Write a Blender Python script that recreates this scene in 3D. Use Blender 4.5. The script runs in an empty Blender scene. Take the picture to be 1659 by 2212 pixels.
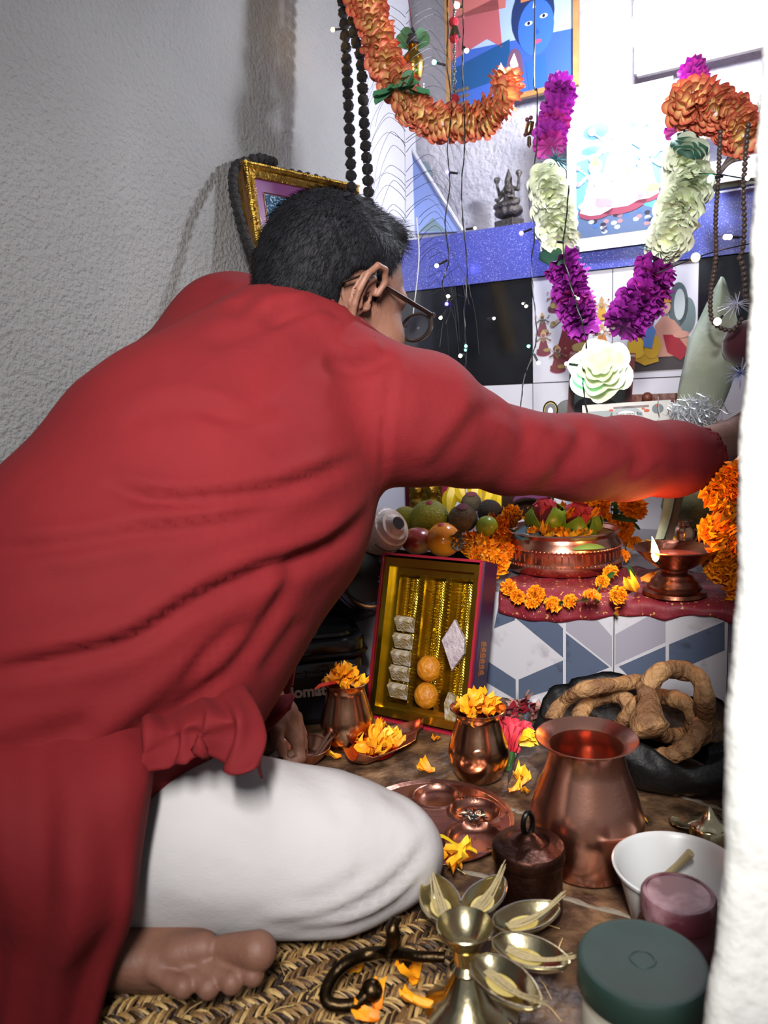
import bpy, math, random
import numpy as np
from mathutils import Vector, Matrix
random.seed(7); rng = np.random.default_rng(7)
R = math.radians; PI = math.pi
SC = bpy.context.scene
COL = bpy.data.collections.new('puja_corner'); SC.collection.children.link(COL)

# ---------------------------------------------------------------- camera
CAMZ, FPX, PITCH, ROLL = 0.52, 1670.0, R(8.0), R(2.0)
CAM = np.array([0, 0, CAMZ])
_f = np.array([0, math.cos(PITCH), -math.sin(PITCH)])
_r0 = np.array([1.0, 0, 0]); _u0 = np.array([0, math.sin(PITCH), math.cos(PITCH)])
_r = math.cos(ROLL)*_r0 - math.sin(ROLL)*_u0
_u = math.sin(ROLL)*_r0 + math.cos(ROLL)*_u0
cd = bpy.data.cameras.new('camera'); cam = bpy.data.objects.new('camera', cd); COL.objects.link(cam)
m = Matrix(((_r[0], _u[0], -_f[0], CAM[0]), (_r[1], _u[1], -_f[1], CAM[1]), (_r[2], _u[2], -_f[2], CAM[2]), (0, 0, 0, 1)))
cam.matrix_world = m
cd.sensor_fit = 'VERTICAL'; cd.sensor_height = 9.8; cd.lens = 9.8*FPX/2212
cd.clip_start = 0.02
cd.dof.use_dof = True; cd.dof.focus_distance = 1.15; cd.dof.aperture_fstop = 2.0
SC.camera = cam
# ---------------------------------------------------------------- view, world, lights
SC.view_settings.view_transform = 'Standard'; SC.view_settings.look = 'None'
SC.view_settings.gamma = 1; SC.view_settings.use_curve_mapping = False
SC.view_settings.exposure = 0.0
wd = bpy.data.worlds.new('world'); SC.world = wd; wd.use_nodes = True
wd.node_tree.nodes['Background'].inputs[0].default_value = (0.88, 0.9, 1.0, 1)
wd.node_tree.nodes['Background'].inputs[1].default_value = 0.22

def lin(c):
    if isinstance(c, str): c = tuple(int(c[i:i+2], 16)/255 for i in (0, 2, 4))
    return tuple((x/12.92 if x <= .04045 else ((x+.055)/1.055)**2.4) for x in c[:3])

def W(px, py, d):                       # a place in the room from a bearing and a distance
    v = _f + _r*((px-829.5)/FPX) - _u*((py-1106)/FPX)
    return CAM + v*d
def onplane(px, py, P0, n):
    v = W(px, py, 1.0)-CAM
    return CAM + v*(np.dot(P0-CAM, n)/np.dot(v, n))
def onz(px, py, z=0.0): return onplane(px, py, np.array([0, 0, z]), np.array([0, 0, 1.0]))
def proj(P):
    q = np.asarray(P)-CAM; z = q@_f
    return 829.5+FPX*(q@_r)/z, 1106-FPX*(q@_u)/z, z
E = np.array([math.sin(R(60)), -math.cos(R(60)), 0])     # along the back wall, to the viewer's right
NRM = np.array([-math.cos(R(60)), -math.sin(R(60)), 0])  # out of the back wall
UP = np.array([0, 0, 1.0])
RIS0 = onz(1040, 1497, 0)               # foot of the altar riser
ZP = float(onplane(1300, 1288, RIS0, NRM)[2])            # altar top height
WA0 = onz(1400, 1142, ZP)               # tiled back wall
def wA(px, py, off=0.0): return onplane(px, py, WA0+NRM*off, NRM)
def riser(px, py, off=0.0): return onplane(px, py, RIS0+NRM*off, NRM)
CORN = onplane(866, 1090, WA0, NRM); CORN[2] = 0
LN = -E*-1.0                            # out of the left wall (towards +E)
def wL(px, py, off=0.0): return onplane(px, py, CORN+LN*off, LN)

def area(name, loc, target, size, size_y, power, col=(1, 1, 1), spread=180):
    l = bpy.data.lights.new(name, 'AREA'); l.shape = 'RECTANGLE'; l.size = size; l.size_y = size_y
    l.energy = power; l.color = col; l.spread = R(spread)
    o = bpy.data.objects.new(name, l); COL.objects.link(o); o.location = loc
    o.rotation_euler = (Vector(target)-Vector(loc)).to_track_quat('-Z', 'Z').to_euler()
    return o
area('room_tube_light', (-0.06, -0.32, 1.08), (0.26, 1.12, 0.52), 0.10, 0.42, 15.0, (1, .975, .95), 86)
# ---------------------------------------------------------------- materials
_M = {}
def mat(name, c='808080', rough=.6, metal=0, bump=0, bscale=40, c2=None, cscale=8, cfac=.5, emit=0, spec=.5,
        attr=False, alpha=1, trans=0, sss=0, detail=4, sheen=0, coat=0, cfun='noise', aniso=0, contrast=None):
    if name in _M: return _M[name]
    mt = bpy.data.materials.new(name); mt.use_nodes = True; nt = mt.node_tree; N = nt.nodes; L = nt.links
    b = N['Principled BSDF']; c = lin(c)
    b.inputs['Base Color'].default_value = (*c, 1); b.inputs['Roughness'].default_value = rough
    b.inputs['Metallic'].default_value = metal; b.inputs['Specular IOR Level'].default_value = spec
    if trans: b.inputs['Transmission Weight'].default_value = trans
    if sss:
        b.inputs['Subsurface Weight'].default_value = sss; b.inputs['Subsurface Radius'].default_value = (.01, .004, .002)
    if sheen: b.inputs['Sheen Weight'].default_value = sheen
    if coat: b.inputs['Coat Weight'].default_value = coat; b.inputs['Coat Roughness'].default_value = .1
    if aniso: b.inputs['Anisotropic'].default_value = aniso
    if alpha < 1: b.inputs['Alpha'].default_value = alpha
    tc = N.new('ShaderNodeTexCoord')
    src = None
    if attr:
        a = N.new('ShaderNodeVertexColor'); a.layer_name = 'Col'; src = a.outputs['Color']
        L.new(src, b.inputs['Base Color'])
    if c2:
        if cfun == 'noise':
            t = N.new('ShaderNodeTexNoise'); t.inputs['Detail'].default_value = detail
        else:
            t = N.new('ShaderNodeTexVoronoi')
        t.inputs['Scale'].default_value = cscale; L.new(tc.outputs['Object'], t.inputs['Vector'])
        rp = N.new('ShaderNodeValToRGB'); lo, hi = contrast or (.5-.5*cfac, .5+.5*cfac)
        rp.color_ramp.elements[0].position = lo; rp.color_ramp.elements[1].position = hi
        L.new(t.outputs[0], rp.inputs[0])
        if attr:
            mx = N.new('ShaderNodeMix'); mx.data_type = 'RGBA'; mx.blend_type = 'MULTIPLY'; mx.inputs[0].default_value = 1
            rp.color_ramp.elements[0].color = (1, 1, 1, 1); rp.color_ramp.elements[1].color = (*lin(c2), 1)
            L.new(src, mx.inputs[6]); L.new(rp.outputs[0], mx.inputs[7]); L.new(mx.outputs[2], b.inputs['Base Color'])
        else:
            rp.color_ramp.elements[0].color = (*c, 1); rp.color_ramp.elements[1].color = (*lin(c2), 1)
            L.new(rp.outputs[0], b.inputs['Base Color'])
    if bump:
        t2 = N.new('ShaderNodeTexNoise'); t2.inputs['Scale'].default_value = bscale; t2.inputs['Detail'].default_value = 6
        L.new(tc.outputs['Object'], t2.inputs['Vector'])
        bp = N.new('ShaderNodeBump'); bp.inputs['Strength'].default_value = min(1, bump); bp.inputs['Distance'].default_value = .002*max(1, bump)
        L.new(t2.outputs[0], bp.inputs['Height']); L.new(bp.outputs[0], b.inputs['Normal'])
    if emit:
        b.inputs['Emission Color'].default_value = (*c, 1); b.inputs['Emission Strength'].default_value = emit
    _M[name] = mt; return mt

# ---------------------------------------------------------------- mesh builder
class MB:
    def __init__(s): s.v = []; s.f = []; s.mi = []; s.c = []; s.n = 0
    def add(s, v, f, mi=0, col=None):
        v = np.asarray(v, float).reshape(-1, 3)
        s.v.append(v); s.f += [tuple(i+s.n for i in q) for q in f]; s.mi += [mi]*len(f)
        if col is None: cc = np.ones((len(v), 3))*.5
        else:
            cc = np.asarray(col, float)
            if cc.ndim == 1: cc = np.tile(cc, (len(v), 1))
        s.c.append(cc); s.n += len(v); return s
    def box(s, c, size, X=None, Y=None, Z=None, mi=0, col=None, taper=1.0):
        X = np.array([1., 0, 0]) if X is None else X; Y = np.array([0, 1., 0]) if Y is None else Y; Z = np.array([0, 0, 1.]) if Z is None else Z
        v = []
        for k in (-1, 1):
            t = 1 if k < 0 else taper
            for i, j in ((-1, -1), (1, -1), (1, 1), (-1, 1)):
                v.append(np.asarray(c)+X*i*size[0]/2*t+Y*j*size[1]/2*t+Z*k*size[2]/2)
        return s.add(v, [(0, 3, 2, 1), (4, 5, 6, 7), (0, 1, 5, 4), (1, 2, 6, 5), (2, 3, 7, 6), (3, 0, 4, 7)], mi, col)
    def prism(s, pts, d, mi=0, col=None):       # closed polygon extruded by vector d
        n = len(pts); p = np.asarray(pts, float); v = np.vstack([p, p+d])
        return s.add(v, [tuple(range(n-1, -1, -1)), tuple(range(n, 2*n))]+[(i, (i+1) % n, n+(i+1) % n, n+i) for i in range(n)], mi, col)
    def lathe(s, prof, c, seg=48, X=None, Y=None, Z=None, mi=0, col=None, sx=1, sy=1, fn=None):
        X = np.array([1., 0, 0]) if X is None else X; Y = np.array([0, 1., 0]) if Y is None else Y; Z = np.array([0, 0, 1.]) if Z is None else Z
        v = []; f = []; n = len(prof); c = np.asarray(c, float)
        for i, (r, z) in enumerate(prof):
            for j in range(seg):
                a = 2*PI*j/seg; rr, zz = (r, z) if fn is None else fn(r, z, a)
                v.append(c+X*math.cos(a)*rr*sx+Y*math.sin(a)*rr*sy+Z*zz)
        for i in range(n-1):
            for j in range(seg):
                k = (j+1) % seg; f.append((i*seg+j, i*seg+k, (i+1)*seg+k, (i+1)*seg+j))
        if prof[0][0] > 1e-6: f.append(tuple(range(seg-1, -1, -1))) if getattr(s, 'capb', True) else None
        if prof[-1][0] > 1e-6 and getattr(s, 'capt', True): f.append(tuple((n-1)*seg+j for j in range(seg)))
        return s.add(v, f, mi, col)
    def tube(s, pts, r, seg=8, mi=0, col=None, flat=None):
        pts = np.asarray(pts, float); n = len(pts)
        r = np.full(n, r) if np.isscalar(r) else np.asarray(r, float)
        T = np.gradient(pts, axis=0); T /= np.linalg.norm(T, axis=1)[:, None]+1e-12
        a = np.array([0, 0, 1.]) if abs(T[0][2]) < .9 else np.array([1., 0, 0])
        U = np.cross(T[0], a); U /= np.linalg.norm(U); v = []; f = []
        for i in range(n):
            U = U-T[i]*np.dot(U, T[i]); U /= np.linalg.norm(U)+1e-12; V = np.cross(T[i], U)
            for j in range(seg):
                an = 2*PI*j/seg; v.append(pts[i]+(U*math.cos(an)+V*math.sin(an)*(flat or 1))*r[i])
        for i in range(n-1):
            for j in range(seg):
                k = (j+1) % seg; f.append((i*seg+j, i*seg+k, (i+1)*seg+k, (i+1)*seg+j))
        f.append(tuple(range(seg-1, -1, -1))); f.append(tuple((n-1)*seg+j for j in range(seg)))
        return s.add(v, f, mi, col)
    def grid(s, P, mi=0, col=None, thick=0, closed=False):          # P (a,b,3)
        P = np.asarray(P, float); a, b = P.shape[:2]
        f = [(i*b+j, i*b+j+1, (i+1)*b+j+1, (i+1)*b+j) for i in range(a-1) for j in range(b-1)]
        if not thick: return s.add(P.reshape(-1, 3), f, mi, col)
        du = np.gradient(P, axis=0); dv = np.gradient(P, axis=1); N = np.cross(du, dv)
        N /= np.linalg.norm(N, axis=2)[..., None]+1e-12
        Q = P+N*thick; v = np.vstack([P.reshape(-1, 3), Q.reshape(-1, 3)]); o = a*b
        f = f+[(q[3]+o, q[2]+o, q[1]+o, q[0]+o) for q in f]
        rim = [j for j in range(b)]+[i*b+b-1 for i in range(1, a)]+[(a-1)*b+j for j in range(b-2, -1, -1)]+[i*b for i in range(a-2, 0, -1)]
        f += [(rim[k], rim[k]+o, rim[(k+1) % len(rim)]+o, rim[(k+1) % len(rim)]) for k in range(len(rim))]
        if col is not None and np.asarray(col).ndim == 2: col = np.vstack([col, col])
        return s.add(v, f, mi, col)
    def ball(s, c, r, seg=12, rings=8, mi=0, col=None, X=None, Y=None, Z=None, rad=(1, 1, 1)):
        prof = [(math.sin(PI*i/rings)*r if 0 < i < rings else 0, -math.cos(PI*i/rings)*r*rad[2]) for i in range(rings+1)]
        return s.lathe(prof, c, seg, X, Y, Z, mi, col, rad[0], rad[1])
    def disc(s, c, r, X, Y, seg=24, mi=0, col=None, sx=1, sy=1):
        v = [np.asarray(c)+X*math.cos(2*PI*j/seg)*r*sx+Y*math.sin(2*PI*j/seg)*r*sy for j in range(seg)]
        return s.add(v, [tuple(range(seg))], mi, col)
    def arr(s): return np.vstack(s.v)
    def build(s, name, mats, parent=None, smooth=True, base=None, local=False):
        v = s.arr().copy()
        if not isinstance(mats, (list, tuple)): mats = [mats]
        if parent is not None: o0 = WL[parent.name] if not local else np.zeros(3)
        elif local: o0 = np.zeros(3)
        elif base is not None: o0 = np.asarray(base, float)
        else: o0 = np.array([v[:, 0].mean(), v[:, 1].mean(), v[:, 2].min()])
        me = bpy.data.meshes.new(name); me.from_pydata((v-o0).tolist(), [], s.f)
        for q in mats: me.materials.append(q)
        me.polygons.foreach_set('material_index', s.mi)
        ca = me.color_attributes.new('Col', 'FLOAT_COLOR', 'POINT')
        ca.data.foreach_set('color', np.hstack([np.vstack(s.c), np.ones((len(v), 1))]).astype(np.float32).ravel())
        if smooth: me.polygons.foreach_set('use_smooth', [True]*len(me.polygons))
        me.validate()
        if smooth and smooth != 'full': me.set_sharp_from_angle(angle=R(smooth if smooth is not True else 40))
        o = bpy.data.objects.new(name, me); COL.objects.link(o)
        if parent is not None: o.parent = parent; WL[o.name] = WL[parent.name]
        else:
            o.location = o0; WL[o.name] = o0
        return o
WL = {}
def tag(o, label, cat, group=None, kind=None):
    o['label'] = label; o['category'] = cat
    if group: o['group'] = group
    if kind: o['kind'] = kind
    return o
def thing(name, label, cat, loc, group=None):
    o = bpy.data.objects.new(name, None); COL.objects.link(o); o.location = Vector([float(x) for x in loc]); o.empty_display_size = .02
    WL[o.name] = np.asarray(loc, float); return tag(o, label, cat, group)
def struct(o): o['kind'] = 'structure'; return o
def basis(X, Y, Z, loc): return Matrix(((X[0], Y[0], Z[0], loc[0]), (X[1], Y[1], Z[1], loc[1]), (X[2], Y[2], Z[2], loc[2]), (0, 0, 0, 1)))
def nz(v): v = np.asarray(v, float); return v/(np.linalg.norm(v)+1e-12)
def randrot():
    q = rng.normal(size=4); q /= np.linalg.norm(q)
    from mathutils import Quaternion
    return Quaternion(q).to_matrix().to_4x4()
def spline(pts, n):                     # Catmull-Rom
    P = np.asarray(pts, float); P = np.vstack([2*P[0]-P[1], P, 2*P[-1]-P[-2]]); m_ = len(P)-3; out = []
    for t in np.linspace(0, m_-1e-6, n):
        i = int(t); u = t-i; a, b, c, d = P[i:i+4]
        out.append(.5*((2*b)+(-a+c)*u+(2*a-5*b+4*c-d)*u*u+(-a+3*b-3*c+d)*u**3))
    return np.array(out)
def evenly(pts, n):
    P = spline(pts, 400); s_ = np.r_[0, np.cumsum(np.linalg.norm(np.diff(P, axis=0), axis=1))]
    t = np.linspace(0, s_[-1], n); return np.stack([np.interp(t, s_, P[:, k]) for k in range(3)], 1)
_wd = rng.normal(size=(24, 3)); _wp = rng.uniform(0, 6.28, 24)
def wob(P, f, k=8, o=0):                # smooth noise, about -1..1
    P = np.asarray(P); r_ = 0
    for i in range(k): r_ = r_+np.sin(P@(_wd[(i+o) % 24]*f)+_wp[(i+o) % 24])
    return r_/math.sqrt(k)
# ---------------------------------------------------------------- implicit surfaces for soft bodies
def sd_cap(p, a, b, ra, rb):
    a = np.asarray(a, float); b = np.asarray(b, float); ab = b-a
    t = np.clip(((p-a)@ab)/max(ab@ab, 1e-12), 0, 1)
    return np.linalg.norm(p-a-t[:, None]*ab, axis=1)-(ra+(rb-ra)*t)
def sd_ell(p, c, X, Y, Z, r):
    q = p-np.asarray(c); l = np.stack([q@X/r[0], q@Y/r[1], q@Z/r[2]], 1)
    k0 = np.linalg.norm(l, axis=1); k1 = np.linalg.norm(l/np.array(r), axis=1)
    return k0*(k0-1)/np.maximum(k1, 1e-9)
def smin(a, b, k):
    h = np.clip(.5+.5*(b-a)/k, 0, 1); return b*(1-h)+a*h-k*h*(1-h)
def smax(a, b, k): return -smin(-a, -b, k)
def chain(p, nodes, k=0.03, d=None):
    for (a, ra), (b, rb) in zip(nodes[:-1], nodes[1:]):
        e = sd_cap(p, a, b, ra, rb); d = e if d is None else smin(d, e, k)
    return d
def nets(fn, lo, hi, h):
    lo = np.asarray(lo, float); hi = np.asarray(hi, float); n = np.ceil((hi-lo)/h).astype(int)+1
    ys, zs = np.meshgrid(lo[1]+h*np.arange(n[1]), lo[2]+h*np.arange(n[2]), indexing='ij')
    F = np.empty(n, np.float32)
    for i in range(n[0]):
        F[i] = fn(np.stack([np.full(ys.size, lo[0]+h*i), ys.ravel(), zs.ravel()], 1)).reshape(n[1], n[2])
    S = F < 0
    c = [S[i:n[0]-1+i, j:n[1]-1+j, k:n[2]-1+k] for i in (0, 1) for j in (0, 1) for k in (0, 1)]
    cnt = sum(x.astype(np.int8) for x in c); act = (cnt > 0) & (cnt < 8)
    I = np.argwhere(act); idx = -np.ones(act.shape, np.int64); idx[tuple(I.T)] = np.arange(len(I))
    acc = np.zeros((len(I), 3)); num = np.zeros(len(I))
    cor = [(i, j, k) for i in (0, 1) for j in (0, 1) for k in (0, 1)]
    for a in cor:
        for ax in range(3):
            if a[ax]: continue
            b = list(a); b[ax] = 1
            fa = F[I[:, 0]+a[0], I[:, 1]+a[1], I[:, 2]+a[2]]; fb = F[I[:, 0]+b[0], I[:, 1]+b[1], I[:, 2]+b[2]]
            mk = (fa < 0) != (fb < 0); t = np.where(mk, fa/np.where(mk, fa-fb, 1), 0)
            pt = np.tile(np.array(a, float), (len(I), 1)); pt[:, ax] += t
            acc += pt*mk[:, None]; num += mk
    V = lo+h*(I+acc/num[:, None]); faces = []
    for ax in range(3):
        sl0 = [slice(1, -1)]*3; sl1 = [slice(1, -1)]*3; sl0[ax] = slice(0, -1); sl1[ax] = slice(1, None)
        A, B = S[tuple(sl0)], S[tuple(sl1)]
        G = np.argwhere(A != B); off = np.array([1, 1, 1]); off[ax] = 0; G0 = G+off
        u, w = [(1, 2), (2, 0), (0, 1)][ax]
        def q(du, dw):
            g = G0.copy(); g[:, u] -= du; g[:, w] -= dw; return idx[g[:, 0], g[:, 1], g[:, 2]]
        Q = np.stack([q(1, 1), q(0, 1), q(0, 0), q(1, 0)], 1)
        fl = ~A[tuple(G.T)]; Q[fl] = Q[fl][:, ::-1]
        faces.append(Q)
    return V, np.vstack(faces)
def vnormals(V, Q):
    n = np.cross(V[Q[:, 2]]-V[Q[:, 0]], V[Q[:, 3]]-V[Q[:, 1]]); N = np.zeros_like(V)
    for k in range(4): np.add.at(N, Q[:, k], n)
    return N/(np.linalg.norm(N, axis=1)[:, None]+1e-12)
# ================================================================ the room
def sA(P): return float((np.asarray(P)-CORN)@E)
def atA(s, z, off=0): return CORN+E*s+UP*z+NRM*off
m_plaster = mat('plaster', '92918F', .85, bump=3.8, bscale=120, c2='7E7D7B', cscale=3, cfac=.6)
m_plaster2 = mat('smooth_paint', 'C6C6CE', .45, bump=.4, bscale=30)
m_plnear = mat('whitewash', 'B4B4B0', .9, bump=1.5, bscale=90, c2='9A9A98', cscale=14, contrast=(.62, .8))
m_wtile = mat('glazed_tile', 'BDBCC4', .16, bump=.15, bscale=15)
m_btile = mat('black_tile', '0A0B10', .12, c2='1A1C20', cscale=12)
m_grout = mat('grout', '4A4648', .9)
# granite band with sparkles, blue light of the LEDs put into its colour
m_band = mat('blue_lit_granite', '444A92', .22, c2='A8B0E8', cscale=420, cfun='noise', contrast=(.60, .78), detail=1)
m_floor = mat('stone_floor', '3E2C20', .45, bump=2.5, bscale=60, c2='8A6A4C', cscale=26, contrast=(.42, .75), detail=8)
m_cement = mat('cement', '7C7264', .9, bump=3, bscale=80)

fl = MB(); fl.box((0.3, 1.6, -.02), (6, 7, .04)); o = struct(fl.build('floor', m_floor, smooth=False))
gl = MB()
for a, b in (((950, 1868), (1400, 1992)), ((1075, 1738), (1160, 1768)), ((1380, 1690), (1575, 1755)), ((1000, 1690), (1170, 1590))):
    A_, B_ = onz(*a), onz(*b); d = nz(B_-A_); pr = np.array([-d[1], d[0], 0])
    P = [A_+(B_-A_)*t+pr*.0012*math.sin(t*31) for t in np.linspace(0, 1, 24)]
    gl.tube([p+UP*-.0005 for p in P], [.0028+.0008*math.sin(i*1.7) for i in range(24)], 6)
g_ = gl.build('trim_3', m_cement); struct(g_)

# left wall: rough plaster, with a smooth painted pier in the corner
wl = MB(); Hh = 2.4; n1, n2 = 90, 60
P = np.array([[CORN+NRM*(3.4*i/n1-.14)+UP*(Hh*j/n2) for j in range(n2+1)] for i in range(n1+1)])
P += LN*(wob(P, 3.0, 8)*.0035)[..., None]
wl.grid(P); w_ = struct(wl.build('wall_left', m_plaster, smooth='full'))
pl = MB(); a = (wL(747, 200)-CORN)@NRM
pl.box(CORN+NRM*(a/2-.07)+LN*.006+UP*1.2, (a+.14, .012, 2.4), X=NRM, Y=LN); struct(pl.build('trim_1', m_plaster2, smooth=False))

# back wall
zb0, zb1 = float(wA(1150, 600)[2]), float(wA(1150, 479)[2]); zr = float(wA(1150, 828)[2])
s1, s2, s3 = sA(wA(1150, 700)), sA(wA(1323, 700)), sA(wA(1508, 700)); REC = .13; SEND = 1.5
wb = MB()
wb.box(atA(SEND/2, zb0/2, -.06), (SEND, .1, zb0), X=E, Y=NRM, mi=2)
tw = s2-s1; zs = [ZP-.08, zr-(zb0-zr), zr, zb0]
sx = [s1-tw*1.03*k for k in range(3, 0, -1)]+[s1, s2, s3, s3+tw*1.1, s3+2.2*tw]
sx = [0.004 if x < 0 else x for x in sx]; sx = sorted(set(sx))
for i in range(len(sx)-1):
    for j in range(3):
        a, b, z0, z1 = sx[i], sx[i+1], zs[j], zs[j+1]; g = .0012
        if b-a < .01: continue
        blk = j == 2 and (b <= s1+1e-6 or a >= s3-1e-6)
        if blk and b <= s1+1e-6 and a > .01 and b < s1-1e-6: g = .0002
        wb.box(atA((a+b)/2, (z0+z1)/2, -.005), (b-a-2*g, .012, z1-z0-2*g), X=E, Y=NRM, mi=1 if blk else 0)
o = struct(wb.build('wall_back', [m_wtile, m_btile, m_grout], smooth=False))
bd = MB(); bd.box(atA(SEND/2, (zb0+zb1)/2, -REC/2+.003), (SEND, REC+.006, zb1-zb0-.002), X=E, Y=NRM)
struct(bd.build('trim_2', m_band, smooth=False))
up = MB(); P = np.array([[atA(1.7*i/80-.1, zb1+1.5*j/60, -REC) for j in range(61)] for i in range(81)])
P += NRM*(wob(P, 12, 8)*.0015)[..., None]
up.grid(P[::-1]); struct(up.build('wall_back_upper', mat('plaster_niche', 'B4B2B8', .85, bump=4, bscale=70, c2='A09EA6', cscale=5), smooth='full'))

# altar platform, its riser clad with patterned tiles
ap = MB(); s0r = (CORN-RIS0)@E; dp = float((RIS0-WA0)@NRM)
ap.box(RIS0+E*.15-NRM*(dp/2)+UP*(ZP/2-.001), (1.9, dp, ZP), X=E, Y=NRM)
platform = struct(ap.build('altar_platform', mat('platform_top', '6A6468', .6), smooth=False))
rp = MB()
rp.box(RIS0+E*.15+NRM*.003+UP*(ZP/2-.004), (1.9, .006, ZP-.01), X=E, Y=NRM, mi=0)
def rz(x, y): return riser(1040+x/2.765, 1280+y/2.765, .0064)
DD, MM_, LL = 1, 2, 0
for k, poly in ((1, [(75, 215), (200, 165), (200, 60), (110, 30)]), (1, [(213, 60), (330, 60), (487, 215), (487, 388), (213, 160)]),
                (2, [(505, 60), (600, 60), (780, 262), (780, 446), (505, 228)]), (1, [(505, 244), (765, 446), (505, 556)]),
                (1, [(0, 385), (205, 520), (205, 640), (0, 520)]), (1, [(222, 520), (487, 405), (487, 562), (222, 640)]),
                (2, [(800, 250), (1035, 120), (1100, 90), (1100, 297), (800, 432)]), (1, [(820, 442), (1100, 320), (1100, 480), (1000, 560), (900, 520)]),
                (1, [(1120, 310), (1453, 172), (1453, 345), (1230, 440), (1120, 470)]), (1, [(1480, 120), (1640, 60), (1640, 300), (1480, 362)]),
                (2, [(505, 590), (780, 470), (780, 700), (505, 700)])):
    rp.add([rz(*p) for p in poly][::-1], [tuple(range(len(poly)))], k)
for x0, a, b in ((790, 60, 800), (1470, 60, 800)):
    A_, B_ = rz(x0-3, a), rz(x0+3, b); A_[2] = max(A_[2], .0); rp.box((rz(x0, a)+rz(x0, b))/2, (.0016, .0006, .19), X=E, Y=NRM, mi=3)
struct(rp.build('altar_riser', [mat('riser_white', 'B0AEB4', .3, c2='8E8A90', cscale=30, contrast=(.55, .75)),
        mat('riser_slate', '4A5468', .3, c2='363C4A', cscale=40, contrast=(.6, .75)), mat('riser_grey', '8A8792', .3), m_grout], smooth=False))

# near jamb of the doorway on the right: rounded, lumpy whitewash
jm = MB(); D0 = .40
edge = [(-900, 1655), (-150, 1650), (0, 1650), (200, 1641), (400, 1634), (500, 1626), (700, 1615), (950, 1601), (1100, 1597), (1250, 1590), (1450, 1577), (1650, 1566), (1850, 1561), (2050, 1545), (2212, 1522), (2400, 1500)]
ys = np.linspace(-900, 2400, 150); xe = np.interp(ys, [e[0] for e in edge], [e[1] for e in edge])
rows = []
for y, x in zip(ys, xe):
    c = W(x, y, D0); c[0] += .012+.0009*math.sin(y*.011)+.0004*math.sin(y*.031+1); row = []
    for k in range(14): row.append(c+np.array([.0, .5-.5*k/8, 0]) if k < 8 else c+np.array([-.012*math.sin((k-8)/5*PI/2+PI)-0*0, 0, 0]))
    # profile: far side face, rounded corner, near face
    prof = [(.010, .30), (.004, .20), (0, .12), (-.004, .05), (-.008, .018), (-.0115, .006), (-.012, 0), (-.0105, -.006), (-.005, -.010), (.006, -.012), (.03, -.013), (.08, -.013), (.16, -.013), (.4, -.013)]
    rows.append([c+np.array([px_+max(0, py_)*.62, py_, 0]) for px_, py_ in prof])
P = np.array(rows); P += (wob(P, 60, 16)*.0005)[..., None]*np.array([-.6, -.8, 0])
jm.grid(P[::-1]); jm_o = struct(jm.build('wall_right', m_plnear, smooth='full'))
# ================================================================ the person
m_skin = mat('skin', '765242', .6, bump=.35, bscale=160, c2='6E4838', cscale=18, sss=.08)
m_sole = m_skin
m_hair = mat('hair', '060608', .7, bump=.6, bscale=150, c2='141318', cscale=60, spec=.2)
def fabric(name, c, c2, sc=9):
    mt = mat(name, c, .85, c2=c2, cscale=sc, cfac=.8, spec=.25)
    nt = mt.node_tree; N = nt.nodes; L = nt.links; tc = N.new('ShaderNodeTexCoord')
    mp = N.new('ShaderNodeMapping'); mp.inputs['Scale'].default_value = (260, 260, 900)
    t = N.new('ShaderNodeTexNoise'); t.inputs['Scale'].default_value = 1; L.new(tc.outputs['Object'], mp.inputs[0]); L.new(mp.outputs[0], t.inputs['Vector'])
    t3 = N.new('ShaderNodeTexNoise'); t3.inputs['Scale'].default_value = 22; t3.inputs['Detail'].default_value = 3; L.new(tc.outputs['Object'], t3.inputs['Vector'])
    ad = N.new('ShaderNodeMath'); ad.operation = 'MULTIPLY_ADD'; ad.inputs[1].default_value = .12; L.new(t.outputs[0], ad.inputs[0]); L.new(t3.outputs[0], ad.inputs[2])
    bp = N.new('ShaderNodeBump'); bp.inputs['Strength'].default_value = .5; bp.inputs['Distance'].default_value = .0045
    L.new(ad.outputs[0], bp.inputs['Height']); L.new(bp.outputs[0], N['Principled BSDF'].inputs['Normal']); return mt
m_kurta = fabric('red_cotton', '6C1217', '5A0E13'); m_pants = fabric('white_cotton', 'B2AFAF', 'A6A2A2')

person = thing('person', 'person in red kurta and white trousers sitting cross-legged, reaching right over the altar', 'person', onz(250, 1900))

def folds(V, Nn, lines, face=.15):          # raise ridges and press creases along seams and pulls of the cloth
    q = V-CAM; z = q@_f; X = 829.5+FPX*(q@_r)/z; Y = 1106-FPX*(q@_u)/z
    w = np.clip((-(Nn*q).sum(1)/np.linalg.norm(q, axis=1)-face)/.25, 0, 1)
    D = np.zeros(len(V))
    for pts, wd_, amp in lines:
        P = evenly([(a, b, 0) for a, b in pts], 60)[:, :2]; best = np.full(len(V), 1e9); sg = np.zeros(len(V)); te = np.zeros(len(V))
        for i in range(len(P)-1):
            a, b = P[i], P[i+1]; ab = b-a; L2 = ab@ab
            t = np.clip(((X-a[0])*ab[0]+(Y-a[1])*ab[1])/L2, 0, 1); dx = X-a[0]-t*ab[0]; dy = Y-a[1]-t*ab[1]
            d = np.hypot(dx, dy); mk = d < best; best[mk] = d[mk]; sg[mk] = np.sign((ab[0]*dy-ab[1]*dx)[mk]); te[mk] = (i+t[mk])/(len(P)-1)
        s_ = best*sg/wd_; fade = np.clip(np.minimum(te, 1-te)*6, 0, 1)
        D += amp*fade*(-np.exp(-s_**2)+.75*np.exp(-((s_+1.5)/1.1)**2)+.3*np.exp(-((s_-1.9)/1.3)**2))
    return V+Nn*(D*w)[:, None]

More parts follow.
